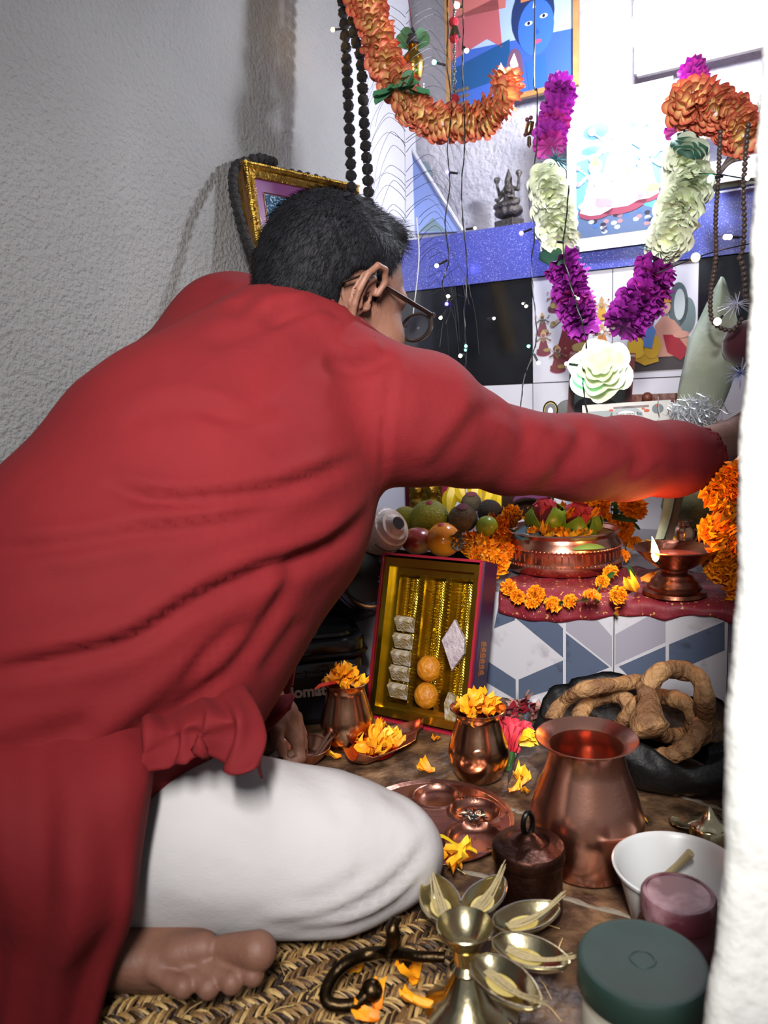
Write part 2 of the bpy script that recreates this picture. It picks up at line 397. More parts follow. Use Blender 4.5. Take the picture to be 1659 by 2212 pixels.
# --- head frame
Fh = nz([.76, .58, -.27]); Uh = np.array([.20, .16, .96]); Uh = nz(Uh-Fh*(Uh@Fh)); Rh = np.cross(Fh, Uh); HS = .98
HC = W(727, 641, 1.0)
def H(x, y, z): return HC+HS*(Fh*x+Rh*y+Uh*z)      # forward, to the person's right, up
def toH(p): q = (p-HC)/HS; return np.stack([q@Fh, q@Rh, q@Uh], 1)
I3 = np.eye(3)
def head_sd(P):
    p = toH(P); s = p.copy(); s[:, 1] = np.abs(s[:, 1])
    e = lambda c, r: sd_ell(s, np.array(c), *I3, r)
    d = e((-.012, 0, .032), (.098, .076, .088))
    d = smin(d, e((.028, 0, -.028), (.066, .062, .085)), .03)
    d = smin(d, e((.036, 0, -.082), (.050, .047, .036)), .03)
    d = smin(d, e((.076, 0, -.100), (.020, .022, .016)), .02)
    d = smin(d, e((.060, .040, -.045), (.028, .026, .030)), .02)
    d = smin(d, sd_cap(s, (.088, 0, .004), (.106, 0, -.036), .008, .012), .012)
    d = smin(d, sd_cap(s, (.095, 0, -.040), (.092, .014, -.041), .009, .008), .006)
    d = smin(d, sd_cap(s, (.085, .010, .016), (.070, .046, .014), .010, .009), .012)
    d = smax(d, -e((.098, .032, -.006), (.014, .017, .012)), .008)
    d = np.minimum(d, e((.074, .031, -.007), (.0125, .0125, .0125)))
    d = smin(d, sd_cap(s, (.093, 0, -.064), (.078, .022, -.068), .0055, .003), .004)
    d = smin(d, sd_cap(s, (.091, 0, -.074), (.078, .020, -.072), .0065, .003), .004)
    # neck
    d = smin(d, chain(p, [((-.035, 0, -.04), .058), ((-.065, 0, -.11), .056), ((-.085, 0, -.16), .056)]), .035)
    # ears: plate, helix, antihelix, lobe, tragus, concha
    ea = np.array([-.012, .079, -.014]); tl = R(14)
    A = np.array([math.cos(tl), -.30, math.sin(tl)*-1]); A = nz(A)*1.0; Zr = np.array([-math.sin(tl)*-.0+.16, .16, .97]); Zr = nz(Zr-A*(A@Zr)); Bn = np.cross(Zr, A); Bn = Bn if Bn[1] > 0 else -Bn
    ES = 1.16
    def ep(u, v, w=0): return ea+(A*u+Zr*v+Bn*w)*ES
    rr = np.linalg.norm(s-ea, axis=1); near = rr < .07; de = np.full(len(s), .05); q = s[near]
    if near.any():
        k = sd_ell(q, ep(-.006, 0, .004), A, Zr, Bn, (.019, .034, .0038))
        rim = [ep(.010, .010, .008), ep(.009, .024, .011), ep(-.002, .033, .013), ep(-.015, .029, .014), ep(-.022, .014, .014), ep(-.021, -.004, .013), ep(-.014, -.018, .010), ep(-.006, -.028, .008)]
        for a, b in zip(rim[:-1], rim[1:]): k = smin(k, sd_cap(q, a, b, .0042, .0042), .002)
        ah = [ep(-.004, .020, .008), ep(-.012, .010, .009), ep(-.012, -.004, .009), ep(-.004, -.014, .008)]
        for a, b in zip(ah[:-1], ah[1:]): k = smin(k, sd_cap(q, a, b, .003, .0035), .003)
        k = smin(k, sd_ell(q, ep(-.002, -.030, .005), A, Zr, Bn, (.0085, .010, .0045)), .004)
        k = smin(k, sd_cap(q, ep(.010, -.006, .003), ep(.006, -.010, .008), .005, .004), .004)
        k = smax(k, -sd_ell(q, ep(.002, -.002, .008), A, Zr, Bn, (.007, .010, .007)), .003)
        de[near] = k
    d = np.minimum(smin(d, de, .004), d)
    return d*HS
hb = [np.array(H(x, y, z)) for x in (-.2, .13) for y in (-.11, .11) for z in (-.26, .14)]
lo, hi = np.min(hb, 0), np.max(hb, 0)
body = MB(); V, Q = nets(head_sd, lo, hi, .0026); body.add(V, Q.tolist())
# --- torso and arms under the cloth (coarse), hands fine
def Nn_(l): return [(W(x, y, d), r*d/FPX) for x, y, d, r in l]
core = Nn_([(655, 770, 1.04, 70), (600, 880, .98, 130), (430, 1080, .92, 250), (230, 1420, .86, 290), (120, 1700, .84, 240)])
armR = Nn_([(850, 890, .97, 100), (1130, 978, 1.08, 58), (1450, 985, 1.24, 48), (1560, 955, 1.30, 42)])
armL = Nn_([(640, 760, 1.2, 90), (560, 1180, 1.18, 60), (535, 1440, 1.07, 44), (560, 1510, 1.06, 42)])
def body_sd(p):
    d = chain(p, core, .06); d = smin(d, chain(p, armR, .03), .04); d = smin(d, chain(p, armL, .03), .04)
    d = smin(d, chain(p, Nn_([(200, 1760, .86, 170), (480, 1810, .79, 95), (760, 1850, .785, 66)]), .03), .04)
    d = smin(d, chain(p, Nn_([(780, 1855, .785, 60), (600, 1860, .80, 58), (300, 1900, .84, 60)]), .03), .03)
    return d
pts_ = np.array([a for a, r in core+armR+armL]); V, Q = nets(body_sd, pts_.min(0)-.18, pts_.max(0)+.16, .010); body.add(V, Q.tolist())
# right hand at the end of the stretched arm, fingers reaching past the jamb
def hand_sd_maker(wr, kn, side, digits, palm_r, fr):
    def fn(p):
        d = sd_cap(p, wr, (wr+kn)/2, palm_r*.80, palm_r)
        for k in range(4):
            b = kn+side*(k-1.5)*fr*2.05; mid = (wr+kn)/2+side*(k-1.5)*fr*1.5
            d = smin(d, sd_cap(p, mid, b, fr*1.5, fr*1.25), .008)
            P_ = [b]+[b+np.asarray(o) for o in digits[k]]
            g = None
            for a, c, r0, r1 in zip(P_[:-1], P_[1:], (fr*1.08, fr, fr*.92), (fr, fr*.92, fr*.8)):
                e = sd_cap(p, a, c, r0, r1); g = e if g is None else smin(g, e, .002)
            d = smin(d, g, .004)
        P_ = [(wr*.65+kn*.35)-side*fr*2.2]+[(wr*.65+kn*.35)+np.asarray(o) for o in digits[4]]
        g = None
        for a, c, r0, r1 in zip(P_[:-1], P_[1:], (fr*1.5, fr*1.2, fr*1.05), (fr*1.2, fr*1.05, fr*.85)):
            e = sd_cap(p, a, c, r0, r1); g = e if g is None else smin(g, e, .003)
        return smin(d, g, .008)
    return fn
wr = W(1548, 955, 1.295); kn = W(1640, 905, 1.36); dr = nz(kn-wr); sd = nz(np.cross(dr, nz([-.35, -.55, .75])))
dn = nz([.2, .3, -1])
dg = [[dr*.030+dn*.006*k_, dr*.048+dn*.020, dr*.058+dn*.036] for k_ in (1, 1, 1.2, 1.4)]+[[-sd*.030+dr*.012, -sd*.040+dr*.030+dn*.01, -sd*.042+dr*.046+dn*.02]]
f = hand_sd_maker(wr, kn, sd, dg, .024, .0082); V, Q = nets(f, np.minimum(wr, kn)-.10, np.maximum(wr, kn)+.10, .0028); body.add(V, Q.tolist())
V, Q = nets(lambda p: chain(p, Nn_([(1440, 985, 1.24, 46), (1500, 985, 1.27, 48), (1560, 962, 1.30, 40)]), .03), W(1440, 985, 1.24)-.09, W(1560, 960, 1.3)+.09, .005); body.add(V, Q.tolist())
# left hand resting by the small bowl: back of the hand up, thumb and fingertips towards the bowl
wr = W(575, 1512, 1.055); kn = W(640, 1574, 1.08); dr = nz(kn-wr); sd = nz(W(600, 1600, 1.0)-W(650, 1560, 1.1)); sd = nz(sd-dr*(sd@dr)); dn = np.array([0, 0, -1.])
a1, a2 = nz(W(612, 1603, 1.03)-kn), 0
dg = [[dr*.006+dn*.018+sd*.006, dn*.026+sd*.020-dr*.010, dn*.030+sd*.026-dr*.024], [dr*.008+dn*.018, dn*.030+sd*.010-dr*.006, dn*.034+sd*.016-dr*.020],
      [dr*.012+dn*.018, dr*.012+dn*.032, dn*.038-dr*.006], [dr*.012+dn*.016, dr*.012+dn*.028, dn*.036-dr*.004], [sd*.028-dr*.002+dn*.010, sd*.034+dn*.022, sd*.036+dr*.010+dn*.030]]
f = hand_sd_maker(wr, kn, -sd, dg, .024, .0078); V, Q = nets(f, np.minimum(wr, kn)-.085, np.maximum(wr, kn)+.085, .0025)
V[:, 2] = np.maximum(V[:, 2], .001); body.add(V, Q.tolist())
V, Q = nets(lambda p: chain(p, Nn_([(535, 1440, 1.05, 44), (578, 1516, 1.055, 40)]), .03), W(535, 1440, 1.05)-.09, W(585, 1516, 1.06)+.09, .005); body.add(V, Q.tolist())
# left foot tucked under the thigh, sole to the viewer
FD = .665
def FN(x, y, r, d=0): return (W(x, y, FD+d), r*(FD+d)/FPX)
toes = [[FN(490, 2050, 36, .008), FN(556, 2054, 42, -.006)], [FN(475, 2080, 20), FN(520, 2098, 19, -.008), FN(546, 2106, 25, -.012)],
        [FN(440, 2088, 20), FN(475, 2108, 19, -.008), FN(500, 2122, 26, -.014)], [FN(400, 2095, 20), FN(430, 2118, 19, -.008), FN(450, 2134, 25, -.014)],
        [FN(330, 2100, 22, .0), FN(370, 2122, 20, -.008), FN(396, 2132, 25, -.013)]]
def foot_sd(p):
    d = chain(p, [FN(150, 2040, 62, .06), FN(260, 2058, 58, .045), FN(350, 2062, 55, .035), FN(430, 2048, 42, .03)], .03)
    d = smin(d, sd_cap(p, *[FN(385, 2060, 34, .010)[0], FN(440, 2048, 34, .010)[0]], FN(0, 0, 36)[1], FN(0, 0, 34)[1]), .012)
    d = smin(d, sd_cap(p, FN(240, 2075, 0, .014)[0], FN(325, 2088, 0, .010)[0], FN(0, 0, 42)[1], FN(0, 0, 31)[1]), .02)
    tz = None
    for t in toes:
        g = None
        for (a, ra), (b, rb) in zip(t[:-1], t[1:]):
            e = sd_cap(p, a, b, ra*(.86 if g is None else 1), rb); g = e if g is None else smin(g, e, .003)
        tz = g if tz is None else smin(tz, g, .0009)
    d = smin(d, tz, .004)
    return d
V, Q = nets(foot_sd, W(150, 2040, FD)+[-.05, -.07, -.07], W(600, 2040, FD)+[.04, .14, .07], .0024); V[:, 2] = np.maximum(V[:, 2], .006); body.add(V, Q.tolist())
body.build('body', m_skin, person, smooth='full')

# --- hair: cap following the skull, clipped at the hairline, with short strands on it
def hair_sd(P):
    p = toH(P); s = p.copy(); s[:, 1] = np.abs(s[:, 1])
    d = sd_ell(s, np.array((-.012, 0, .034)), *I3, (.104, .083, .098))
    d = smin(d, sd_ell(s, np.array((-.058, 0, -.015)), *I3, (.052, .062, .080)), .03)
    d = smin(d, sd_ell(s, np.array((.050, 0, .094)), *I3, (.042, .055, .022)), .02)
    # hairline: forehead, temple, sideburn, round the ear, nape
    hx = .066-.035*np.clip((.07-s[:, 2])/.05, 0, 1)-.01*np.clip(s[:, 1]/.07, 0, 1)
    hx = np.where(s[:, 2] < .01, .020-.0*s[:, 2], hx)
    d = smax(d, s[:, 0]-hx, .008)
    low = -.012-.095*np.clip((-.005-s[:, 0])/.045, 0, 1)**.8
    low = np.where(s[:, 0] > .0, -.030, low)
    d = smax(d, low-s[:, 2], .006)
    ear = sd_ell(s, np.array((-.014, .082, -.018)), *I3, (.026, .03, .037)); d = smax(d, -ear, .004)
    return d*HS+(wob(p, 170, 12)*.0007)
V, Q = nets(hair_sd, lo, hi, .0028); hr = MB(); hr.add(V, Q.tolist()); Nh = vnormals(V, Q)
sel = rng.choice(len(V), 15000); pH = toH(V[sel])
g_ = nz(Fh*.35-Uh*.8); vs = []; fs = []
for i, k in enumerate(sel):
    n = Nh[k]; ph = pH[i]; t = (Fh*.7-Uh*.1 if ph[2] > .07 and ph[0] > -.02 else -Uh*.7-Fh*.3)+rng.normal(size=3)*.25
    t = nz(t-n*(t@n)); b = np.cross(n, t)*.0004; l = .006+.007*rng.random()
    if ph[0] > .03 and ph[2] > .07: l *= 1.6
    a = V[k]-n*.0005; e = a+n*l*.45+t*l
    vs += [a-b, a+b, e+b*.3, e-b*.3]; fs.append((4*i, 4*i+1, 4*i+2, 4*i+3))
hr.add(np.array(vs), fs); hr.build('hair', m_hair, person, smooth='full')

# --- glasses
m_frame = mat('spectacle_frame', '231A16', .25, spec=.7); m_lens = mat('spectacle_lens', 'E8EEF4', .02, trans=1)
gl_ = MB()
def G(x, y, z): return H(x, y, z)
for sgn in (1, -1):
    gl_.tube([G(.112, .064*sgn, .004), G(.06, .073*sgn, .006), G(.01, .082*sgn, .008), G(-.024, .085*sgn, .006), G(-.044, .079*sgn, -.008)], [.0056*HS, .0056*HS, .0044*HS, .0036*HS, .0034*HS], 8, flat=.45)
    rim = [G(.112+.004*math.cos(a), .037*sgn+.027*math.cos(a), -.010+.019*math.sin(a)) for a in np.linspace(0, 2*PI, 33)[:-1]]
    gl_.tube(rim+rim[:2], .0024*HS, 6); gl_.tube([G(.112, .062*sgn, .004), G(.113, .067*sgn, .004), G(.111, .068*sgn, .003)], .0042*HS, 6)
gl_.tube([G(.114, .011, -.006), G(.118, 0, -.003), G(.114, -.011, -.006)], .002*HS, 6)
glasses = gl_.build('glasses', m_frame, person)
for sgn in (1, -1):
    ln = MB(); c = G(.112, .037*sgn, -.010)
    ln.lathe([(0, .0012), (.020, .0004), (.020, -.0004), (0, -.0002)], c, 24, X=Rh*HS*1.3, Y=Uh*HS*.92, Z=Fh); o = ln.build('lens', m_lens, glasses); o.parent = glasses

# --- kurta
KA = Nn_([(640, 722, 1.05, 108), (620, 835, .98, 215), (470, 1060, .92, 335), (262, 1335, .85, 368), (95, 1600, .82, 380)])
KL = Nn_([(600, 790, 1.18, 110), (520, 1150, 1.16, 110), (535, 1400, 1.08, 72), (562, 1452, 1.07, 48)])
KR = Nn_([(835, 893, .95, 150), (905, 906, .975, 142), (1000, 942, 1.02, 106), (1100, 975, 1.07, 90), (1250, 988, 1.13, 88), (1350, 990, 1.18, 86), (1450, 992, 1.235, 77), (1515, 990, 1.27, 67)])
ax = nz(KR[-1][0]-KR[-2][0])
def kurta_sd(p):
    d = chain(p, KA, .05)
    d = smin(d, sd_cap(p, W(508, 738, 1.12), W(752, 872, .97), 136*1.12/FPX, 120*.97/FPX), .04)
    d = smin(d, sd_cap(p, W(505, 752, 1.10), W(335, 915, 1.0), 128*1.1/FPX, 158/FPX), .06)
    d = smin(d, chain(p, KR, .02), .035); d = smin(d, chain(p, KL, .03), .03)
    # nothing beyond the cuff, hollow mouth, and flattened where it lies on the floor
    e = (p-KR[-1][0]-ax*.004)@ax; d = np.where(np.linalg.norm(p-KR[-1][0], axis=1) < .12, smax(d, e, .006), d)
    d = smax(d, -sd_cap(p, KR[-1][0]-ax*.03, KR[-1][0]+ax*.08, KR[-1][1]-.006, KR[-1][1]-.004), .003)
    bx = nz(W(590, 1560, 1.07)-W(535, 1400, 1.08)); e = (p-KL[-1][0])@bx; d = np.where(np.linalg.norm(p-KL[-1][0], axis=1) < .07, smax(d, e, .005), d)
    d = smax(d, .02-p[:, 2], .01)
    # head opening
    d = smax(d, -(sd_cap(p, H(-.055, 0, -.085), H(-.02, 0, .05), .062, .085)), .008)
    # cut below the hip so the skirt panels take over
    return d
ks = np.array([a for a, r in KA+KR+KL]); V, Q = nets(kurta_sd, ks.min(0)-[.22, .23, .20], ks.max(0)+[.09, .13, .14], .0068)
V = V[:]; N0 = vnormals(V, Q)
V = V+N0*((wob(V, 9, 10)*.0035+wob(V, 22, 8, 5)*.0012)*np.clip((1.15-V[:, 1])*3, .35, 1))[:, None]
L_ = [([(-60, 1460), (120, 1425), (280, 1385), (420, 1300), (560, 1235), (700, 1185), (800, 1110), (850, 1062)], 21, 0.0074),
      ([(-60, 1188), (120, 1180), (320, 1150), (480, 1128), (640, 1080)], 20, 0.0037),
      ([(215, 1040), (320, 1075), (450, 1078), (620, 1050), (790, 985)], 18, 0.0050),
      ([(340, 1590), (420, 1520), (520, 1420), (600, 1300), (660, 1180)], 20, 0.0037),
      ([(120, 1890), (150, 1780), (230, 1650), (330, 1560), (480, 1440)], 35, 0.0062),
      ([(250, 910), (380, 880), (520, 900)], 24, 0.0019), ([(420, 870), (520, 905), (620, 900)], 18, 0.0019),
      ([(700, 770), (760, 795), (830, 775), (850, 760)], 20, 0.0050),
      ([(560, 700), (640, 672), (700, 655), (760, 690)], 18, 0.0043), ([(430, 745), (540, 715), (640, 660)], 21, 0.0025),
      ([(852, 760), (842, 850), (832, 950), (830, 1050)], 9, 0.0022),
      ([(500, 690), (525, 650), (545, 615)], 21, 0.0031),
      ([(930, 1035), (985, 960), (1030, 905), (1060, 865)], 24, 0.0031), ([(1060, 860), (1120, 900), (1150, 960)], 24, 0.0025),
      ([(1160, 1070), (1210, 1020), (1250, 960), (1262, 905)], 21, 0.0025), ([(1250, 1070), (1330, 1040), (1400, 990)], 20, 0.0019), ([(1340, 1070), (1400, 1045), (1440, 1000)], 17, 0.0019),
      ([(1215, 900), (1250, 925), (1262, 970)], 18, 0.0025), ([(-40, 1640), (80, 1600), (220, 1560)], 32, 0.0031), ([(560, 1460), (600, 1400), (650, 1330)], 18, 0.0025),
      ([(60, 1250), (200, 1240), (380, 1200)], 35, 0.0019), ([(380, 1480), (480, 1380), (560, 1330)], 17, 0.0025)]
V = folds(V, N0, [(a, b, c*1.4) for a, b, c in L_])
ku = MB(); ku.add(V, Q.tolist())
# skirt panel hanging from the hip to the mat, its slit edge hanging free
def panel(rows, n, thick, ripple=None, seed=0):
    G_ = np.array([evenly([W(*p) for p in r], n) for r in rows]); k = 6*(len(rows)-1)+1
    P = np.array([[0, 0, 0]]*0); S = np.stack([spline(G_[:, j], k) for j in range(n)], 1)
    if ripple is not None:
        du = np.gradient(S, axis=0); dv = np.gradient(S, axis=1); NN = np.cross(du, dv); NN /= np.linalg.norm(NN, axis=2)[..., None]+1e-12
        u, v = np.meshgrid(np.linspace(0, 1, k), np.linspace(0, 1, n), indexing='ij'); S = S+NN*ripple(u, v)[..., None]
    ku.grid(S, thick=thick)
rip = lambda u, v: (.006*np.sin(v*17+u*3)+.004*np.sin(v*31-u*5+1)+.003*np.sin(v*9-u*8))*np.clip(u*2.2, 0, 1)*np.clip((1-v)*6, .12, 1)
panel([[(-260, 1440, .76), (60, 1450, .74), (210, 1470, .74), (320, 1490, .75), (342, 1500, .75)],
       [(-260, 1640, .655), (40, 1650, .635), (200, 1650, .635), (310, 1650, .65), (333, 1665, .668)],
       [(-260, 1820, .63), (40, 1830, .60), (180, 1820, .60), (290, 1830, .62), (311, 1836, .645)],
       [(-260, 1980, .625), (40, 1990, .60), (160, 1985, .60), (270, 1975, .61), (290, 1980, .635)],
       [(-260, 2100, .64), (30, 2110, .62), (140, 2105, .62), (225, 2095, .625), (243, 2095, .642)],
       [(-260, 2280, .645), (20, 2290, .635), (100, 2290, .632), (175, 2280, .634), (196, 2262, .642)]], 60, -.0022, rip)
# front flap gathered over the thigh
rip2 = lambda u, v: (.010*np.sin(v*15+1.2)+.004*np.sin(v*29))*np.clip(u*1.6, 0, 1)
panel([[(300, 1500, .77), (420, 1480, .77), (490, 1455, .77), (530, 1460, .78)],
       [(310, 1570, .675), (400, 1550, .67), (450, 1545, .675), (510, 1530, .665), (556, 1535, .70)],
       [(322, 1630, .665), (385, 1600, .655), (440, 1585, .67), (510, 1600, .65), (568, 1605, .68)],
       [(325, 1690, .662), (352, 1652, .650), (405, 1648, .650), (432, 1620, .668), (492, 1672, .640), (574, 1668, .655)]], 70, -.002, rip2)
panel([[(545, 1545, 1.0), (565, 1530, .99), (600, 1505, .99), (634, 1496, 1.0)], [(540, 1570, .98), (575, 1560, .97), (610, 1530, .97), (636, 1506, .985)],
       [(548, 1610, .96), (575, 1580, .96), (600, 1560, .965), (628, 1530, .975)]], 24, -.002)
# stand collar round the neck
cN = [H(-.058+.072*math.cos(a)-.012, .070*math.sin(a), -.105+.020*math.cos(a)) for a in np.linspace(0, 2*PI, 41)]
up_ = nz(Uh*.8+Fh*.45); cm = np.mean(cN, 0)
ku.grid(np.array([[c+up_*(k*.016-.010)+(c-cm)*(.16-.14*k) for k in (0, 1)] for c in cN]), thick=.0025) if False else None
kurta = ku.build('kurta', m_kurta, person, smooth='full')

# --- trousers: one fold of thigh over calf, rounded at the knee
def pant_sd(p):
    d = chain(p, Nn_([(140, 1840, .80, 155), (300, 1822, .775, 168), (430, 1806, .765, 174), (600, 1832, .765, 160), (740, 1843, .765, 145), (846, 1838, .77, 106)]), .04)
    d = smin(d, chain(p, Nn_([(880, 1850, .80, 70), (700, 1925, .80, 80), (560, 1965, .80, 60)]), .03), .03)
    d = smin(d, chain(p, Nn_([(440, 1716, .83, 84), (540, 1765, .85, 80)]), .03), .03)
    return smax(d, .022-p[:, 2], .012)
V, Q = nets(pant_sd, W(140, 1850, .8)-[.13, .14, .17], W(880, 1850, .8)+[.09, .18, .16], .0058); N0 = vnormals(V, Q)
V = V+N0*(wob(V, 10, 8)*.0022+wob(V, 30, 8, 3)*.0005)[:, None]
V = folds(V, N0, [([(560, 2010), (700, 1985), (800, 1940), (880, 1880), (930, 1800)], 16, 0.0036), ([(600, 2025), (760, 2000), (860, 1950), (935, 1870)], 13, 0.0036), ([(430, 1630), (500, 1700), (600, 1740)], 30, 0.0018),
   ([(620, 1640), (700, 1700), (760, 1800)], 27, 0.0018), ([(820, 1690), (880, 1740), (915, 1790)], 18, 0.0024), ([(330, 1730), (450, 1760), (560, 1850)], 27, 0.0015), ([(640, 1960), (740, 1920), (800, 1870)], 21, 0.0018), ([(300, 1950), (450, 1990), (600, 1985)], 33, 0.0012)])
tr = MB(); tr.add(V, Q.tolist())
G_ = [[(560, 2010, .70), (700, 2012, .70), (800, 1995, .705), (880, 1960, .715)], [(600, 2028, .688), (700, 2026, .69), (800, 2010, .695), (890, 1968, .71)]]
tr.build('trousers', m_pants, person, smooth='full')
# --- watch on the left wrist
wt = MB(); a, b = W(535, 1478, 1.065), W(556, 1500, 1.06); zax = nz(W(578, 1516, 1.055)-W(535, 1440, 1.05)); xx = nz(np.cross(zax, UP)); yy = np.cross(zax, xx)
wc = W(556, 1482, 1.052); r0 = 49*1.05/FPX
wt.capb = wt.capt = False
wt.lathe([(r0-.004, -.010), (r0, -.011), (r0+.0012, 0), (r0, .011), (r0-.004, .010)], wc, 36, X=xx, Y=yy, Z=zax)
wt.box(wc-nz(wc-CAM)*r0, (.020, .004, .020), X=xx, Y=nz(wc-CAM), Z=zax, mi=1)
wt.build('wristwatch', [mat('watch_strap', '1A1A1C', .4), mat('watch_case', 'A8A8AC', .25, metal=1)], person)
# ================================================================ floor things near the viewer
cop = mat('copper', 'DDA088', .24, metal=1, bump=.06, bscale=220, c2='BE806A', cscale=10, contrast=(.5, .8))
copd = mat('aged_copper', '5E3E33', .38, metal=1, bump=.6, bscale=120, c2='2A1E1C', cscale=24, contrast=(.4, .75))
brz = mat('bronze', 'CFA080', .2, metal=1, bump=.05, bscale=200, c2='A87C5A', cscale=14, contrast=(.5, .8))
brass = mat('brass', 'CBC09A', .2, metal=1, bump=.1, bscale=200, c2='9A8E66', cscale=22, contrast=(.45, .8))
brassd = mat('dark_brass', '4A3A26', .35, metal=1, bump=.6, bscale=120, c2='221C16', cscale=30)
steel = mat('steel', 'B4ACA8', .2, metal=1)
silver = mat('silver_foil', 'C8C8CC', .25, metal=1, bump=1, bscale=60)
m_petal = mat('marigold_petal', 'F39A0A', .55, attr=True, sss=.0)
m_leafg = mat('leaf_green', '3E6A34', .45, c2='2A4A24', cscale=30, attr=False)

def lathed(name, prof, base, material, parent=None, seg=64, label=None, cat=None, group=None, wall=.0016, fn=None, **kw):
    b = MB(); inner = [(max(r-wall, 0), z if i else z+wall) for i, (r, z) in enumerate(prof)][::-1]
    pr = [(0, prof[0][1])]+list(prof)+[(prof[-1][0]-wall*.5, prof[-1][1]+wall*.4)]+inner+[(0, prof[0][1]+wall)]
    b.lathe(pr, base, seg, fn=fn, **kw); o = b.build(name, material, parent, base=base if parent is None else None)
    if label: tag(o, label, cat, group)
    return o
def px_prof(base, rows, d=None, zs=1.0):        # rows (half width in px, height in px above the base) seen at the distance of the base
    k = (proj(base)[2] if d is None else d)/FPX
    return [(r*k, z*k/.93*zs) for r, z in rows]
# --- petals and flowers
def petal_mesh(b, c, dirv, n, L, Wd, col0, col1, curl=.3, ruffle=.0, seg=4, mi=0, tipw=.55, th=0, cp=1):
    dirv = nz(dirv); n = nz(n-dirv*(n@dirv)); s = np.cross(dirv, n); P = np.zeros((seg+1, 5, 3)); C = []
    ph = rng.random()*6
    for i in range(seg+1):
        t = i/seg; w = Wd*math.sin(PI*min(1, .18+t*tipw))**.8
        for j, u in enumerate((-1, -.5, 0, .5, 1)):
            z = curl*L*t*t+abs(u)*Wd*.25+ruffle*Wd*math.sin(u*5+ph+t*4)*t
            e = -abs(u)**2*L*.16 if i == seg else 0
            P[i, j] = c+dirv*(L*t+e)+s*w*u*.5+n*z; tt = min(1, t**cp*1.1+abs(u)*.15*t)
            C.append([col0[k]*(1-tt)+col1[k]*tt for k in range(3)])
    b.grid(P, mi, np.array(C))
OR0, OR1 = lin('E8780A'), lin('FFA414'); YE0, YE1 = lin('E89A0A'), lin('FFC22A')
def loose_petal(seed, c0, c1, L=.016, Wd=.011, curl=.4, local=True, name='marigold_petal', m=None):
    b = MB(); petal_mesh(b, np.zeros(3), np.array([1., 0, 0]), np.array([0, 0, 1.]), L, Wd, c0, c1, curl, .35, 5)
    b2 = MB(); v = b.arr(); n = len(v)
    v2 = v.copy(); v2[:, 2] -= .0003; b2.add(v, b.f, 0, np.vstack(b.c)); b2.add(v2, [q[::-1] for q in b.f], 0, np.vstack(b.c))
    me = b2.build(name, m or m_petal, local=True); return me
_prot = [loose_petal(0, OR0, OR1, .018, .012, .5), loose_petal(1, YE0, YE1, .020, .013, .25), loose_petal(2, OR0, YE1, .015, .013, .8), loose_petal(3, YE0, OR1, .024, .010, .35)]
PET = [o.data for o in _prot]
for o in _prot: bpy.data.objects.remove(o)
def put(me, M, name, label, cat, group=None):
    o = bpy.data.objects.new(name, me); COL.objects.link(o); o.matrix_world = M; WL[o.name] = np.array(M.translation)
    return tag(o, label, cat, group)
def drop_petal(P, label, group, k=None, sc=1.0, flat=.25, lift=.0015, name='marigold_petal'):
    me = PET[rng.integers(4) if k is None else k]; z = rng.random()*6.28
    M = Matrix.Translation(Vector([float(P[0]), float(P[1]), float(P[2])+lift])) @ Matrix.Rotation(z, 4, 'Z') @ Matrix.Rotation(rng.normal()*flat, 4, 'Y') @ Matrix.Rotation(rng.normal()*flat, 4, 'X') @ Matrix.Scale(sc, 4)
    return put(me, M, name, label, 'petal', group)
def heap(c, rx, n, h, label, group, sc=1.0, up=.6):
    for i in range(n):
        a = rng.random()*6.28; r = math.sqrt(rng.random())*rx; z = h*(1-(r/rx)**2)*rng.random()**.4
        p = np.array([c[0]+r*math.cos(a), c[1]+r*math.sin(a), c[2]+z])
        me = PET[rng.integers(4)]
        M = Matrix.Translation(Vector(p.tolist())) @ Matrix.Rotation(a+rng.normal()*.8, 4, 'Z') @ Matrix.Rotation(-up*rng.random(), 4, 'Y') @ Matrix.Rotation(rng.normal()*.7, 4, 'X') @ Matrix.Translation((-.008*sc, 0, 0)) @ Matrix.Scale(sc, 4)
        put(me, M, 'marigold_petal', label, 'petal', group)
def flower_mesh(name, R0, layers, c0, c1, mats, ruffle=.3, curlf=lambda t: .2+1.1*t, wf=.55, tilt=lambda t: .15+1.2*t, core=None, tipw=.55, cp=1):
    b = MB(); Z = np.array([0, 0, 1.])
    for l, (n, rr) in enumerate(layers):
        t = l/max(1, len(layers)-1)
        for k in range(n):
            a = 2*PI*(k+.5*(l % 2)+rng.normal()*.12)/n; d = np.array([math.cos(a), math.sin(a), 0]); te = tilt(t)
            dd = nz(d*math.cos(te)+Z*math.sin(te)); nn = nz(-d*math.sin(te)+Z*math.cos(te))
            petal_mesh(b, d*R0*.06+Z*R0*.05*l, dd, nn, R0*rr, R0*wf, c0, c1, curlf(t)*.25, ruffle, 4, tipw=tipw, cp=cp)
    if core is not None: b.ball(Z*R0*.1, R0*core[0], 10, 6, 0, core[1])
    o = b.build(name, mats, local=True); me = o.data; bpy.data.objects.remove(o); return me
MG = [flower_mesh('marigold', .023, [(9, 1.0), (9, .9), (8, .76), (7, .6), (5, .42)], OR0, OR1, m_petal, .5, wf=.72) for _ in range(3)]
MG += [flower_mesh('marigold', .021, [(8, 1.0), (8, .85), (7, .65), (5, .45)], lin('D8620A'), lin('FF9410'), m_petal, .5, wf=.75)]
def orient(n, spin=None):
    n = nz(n); a = np.array([0, 0, 1.]) if abs(n[2]) < .9 else np.array([1., 0, 0]); X = nz(np.cross(a, n)); Y = np.cross(n, X)
    s_ = rng.random()*6.28 if spin is None else spin
    X2 = X*math.cos(s_)+Y*math.sin(s_); return X2, np.cross(n, X2), n
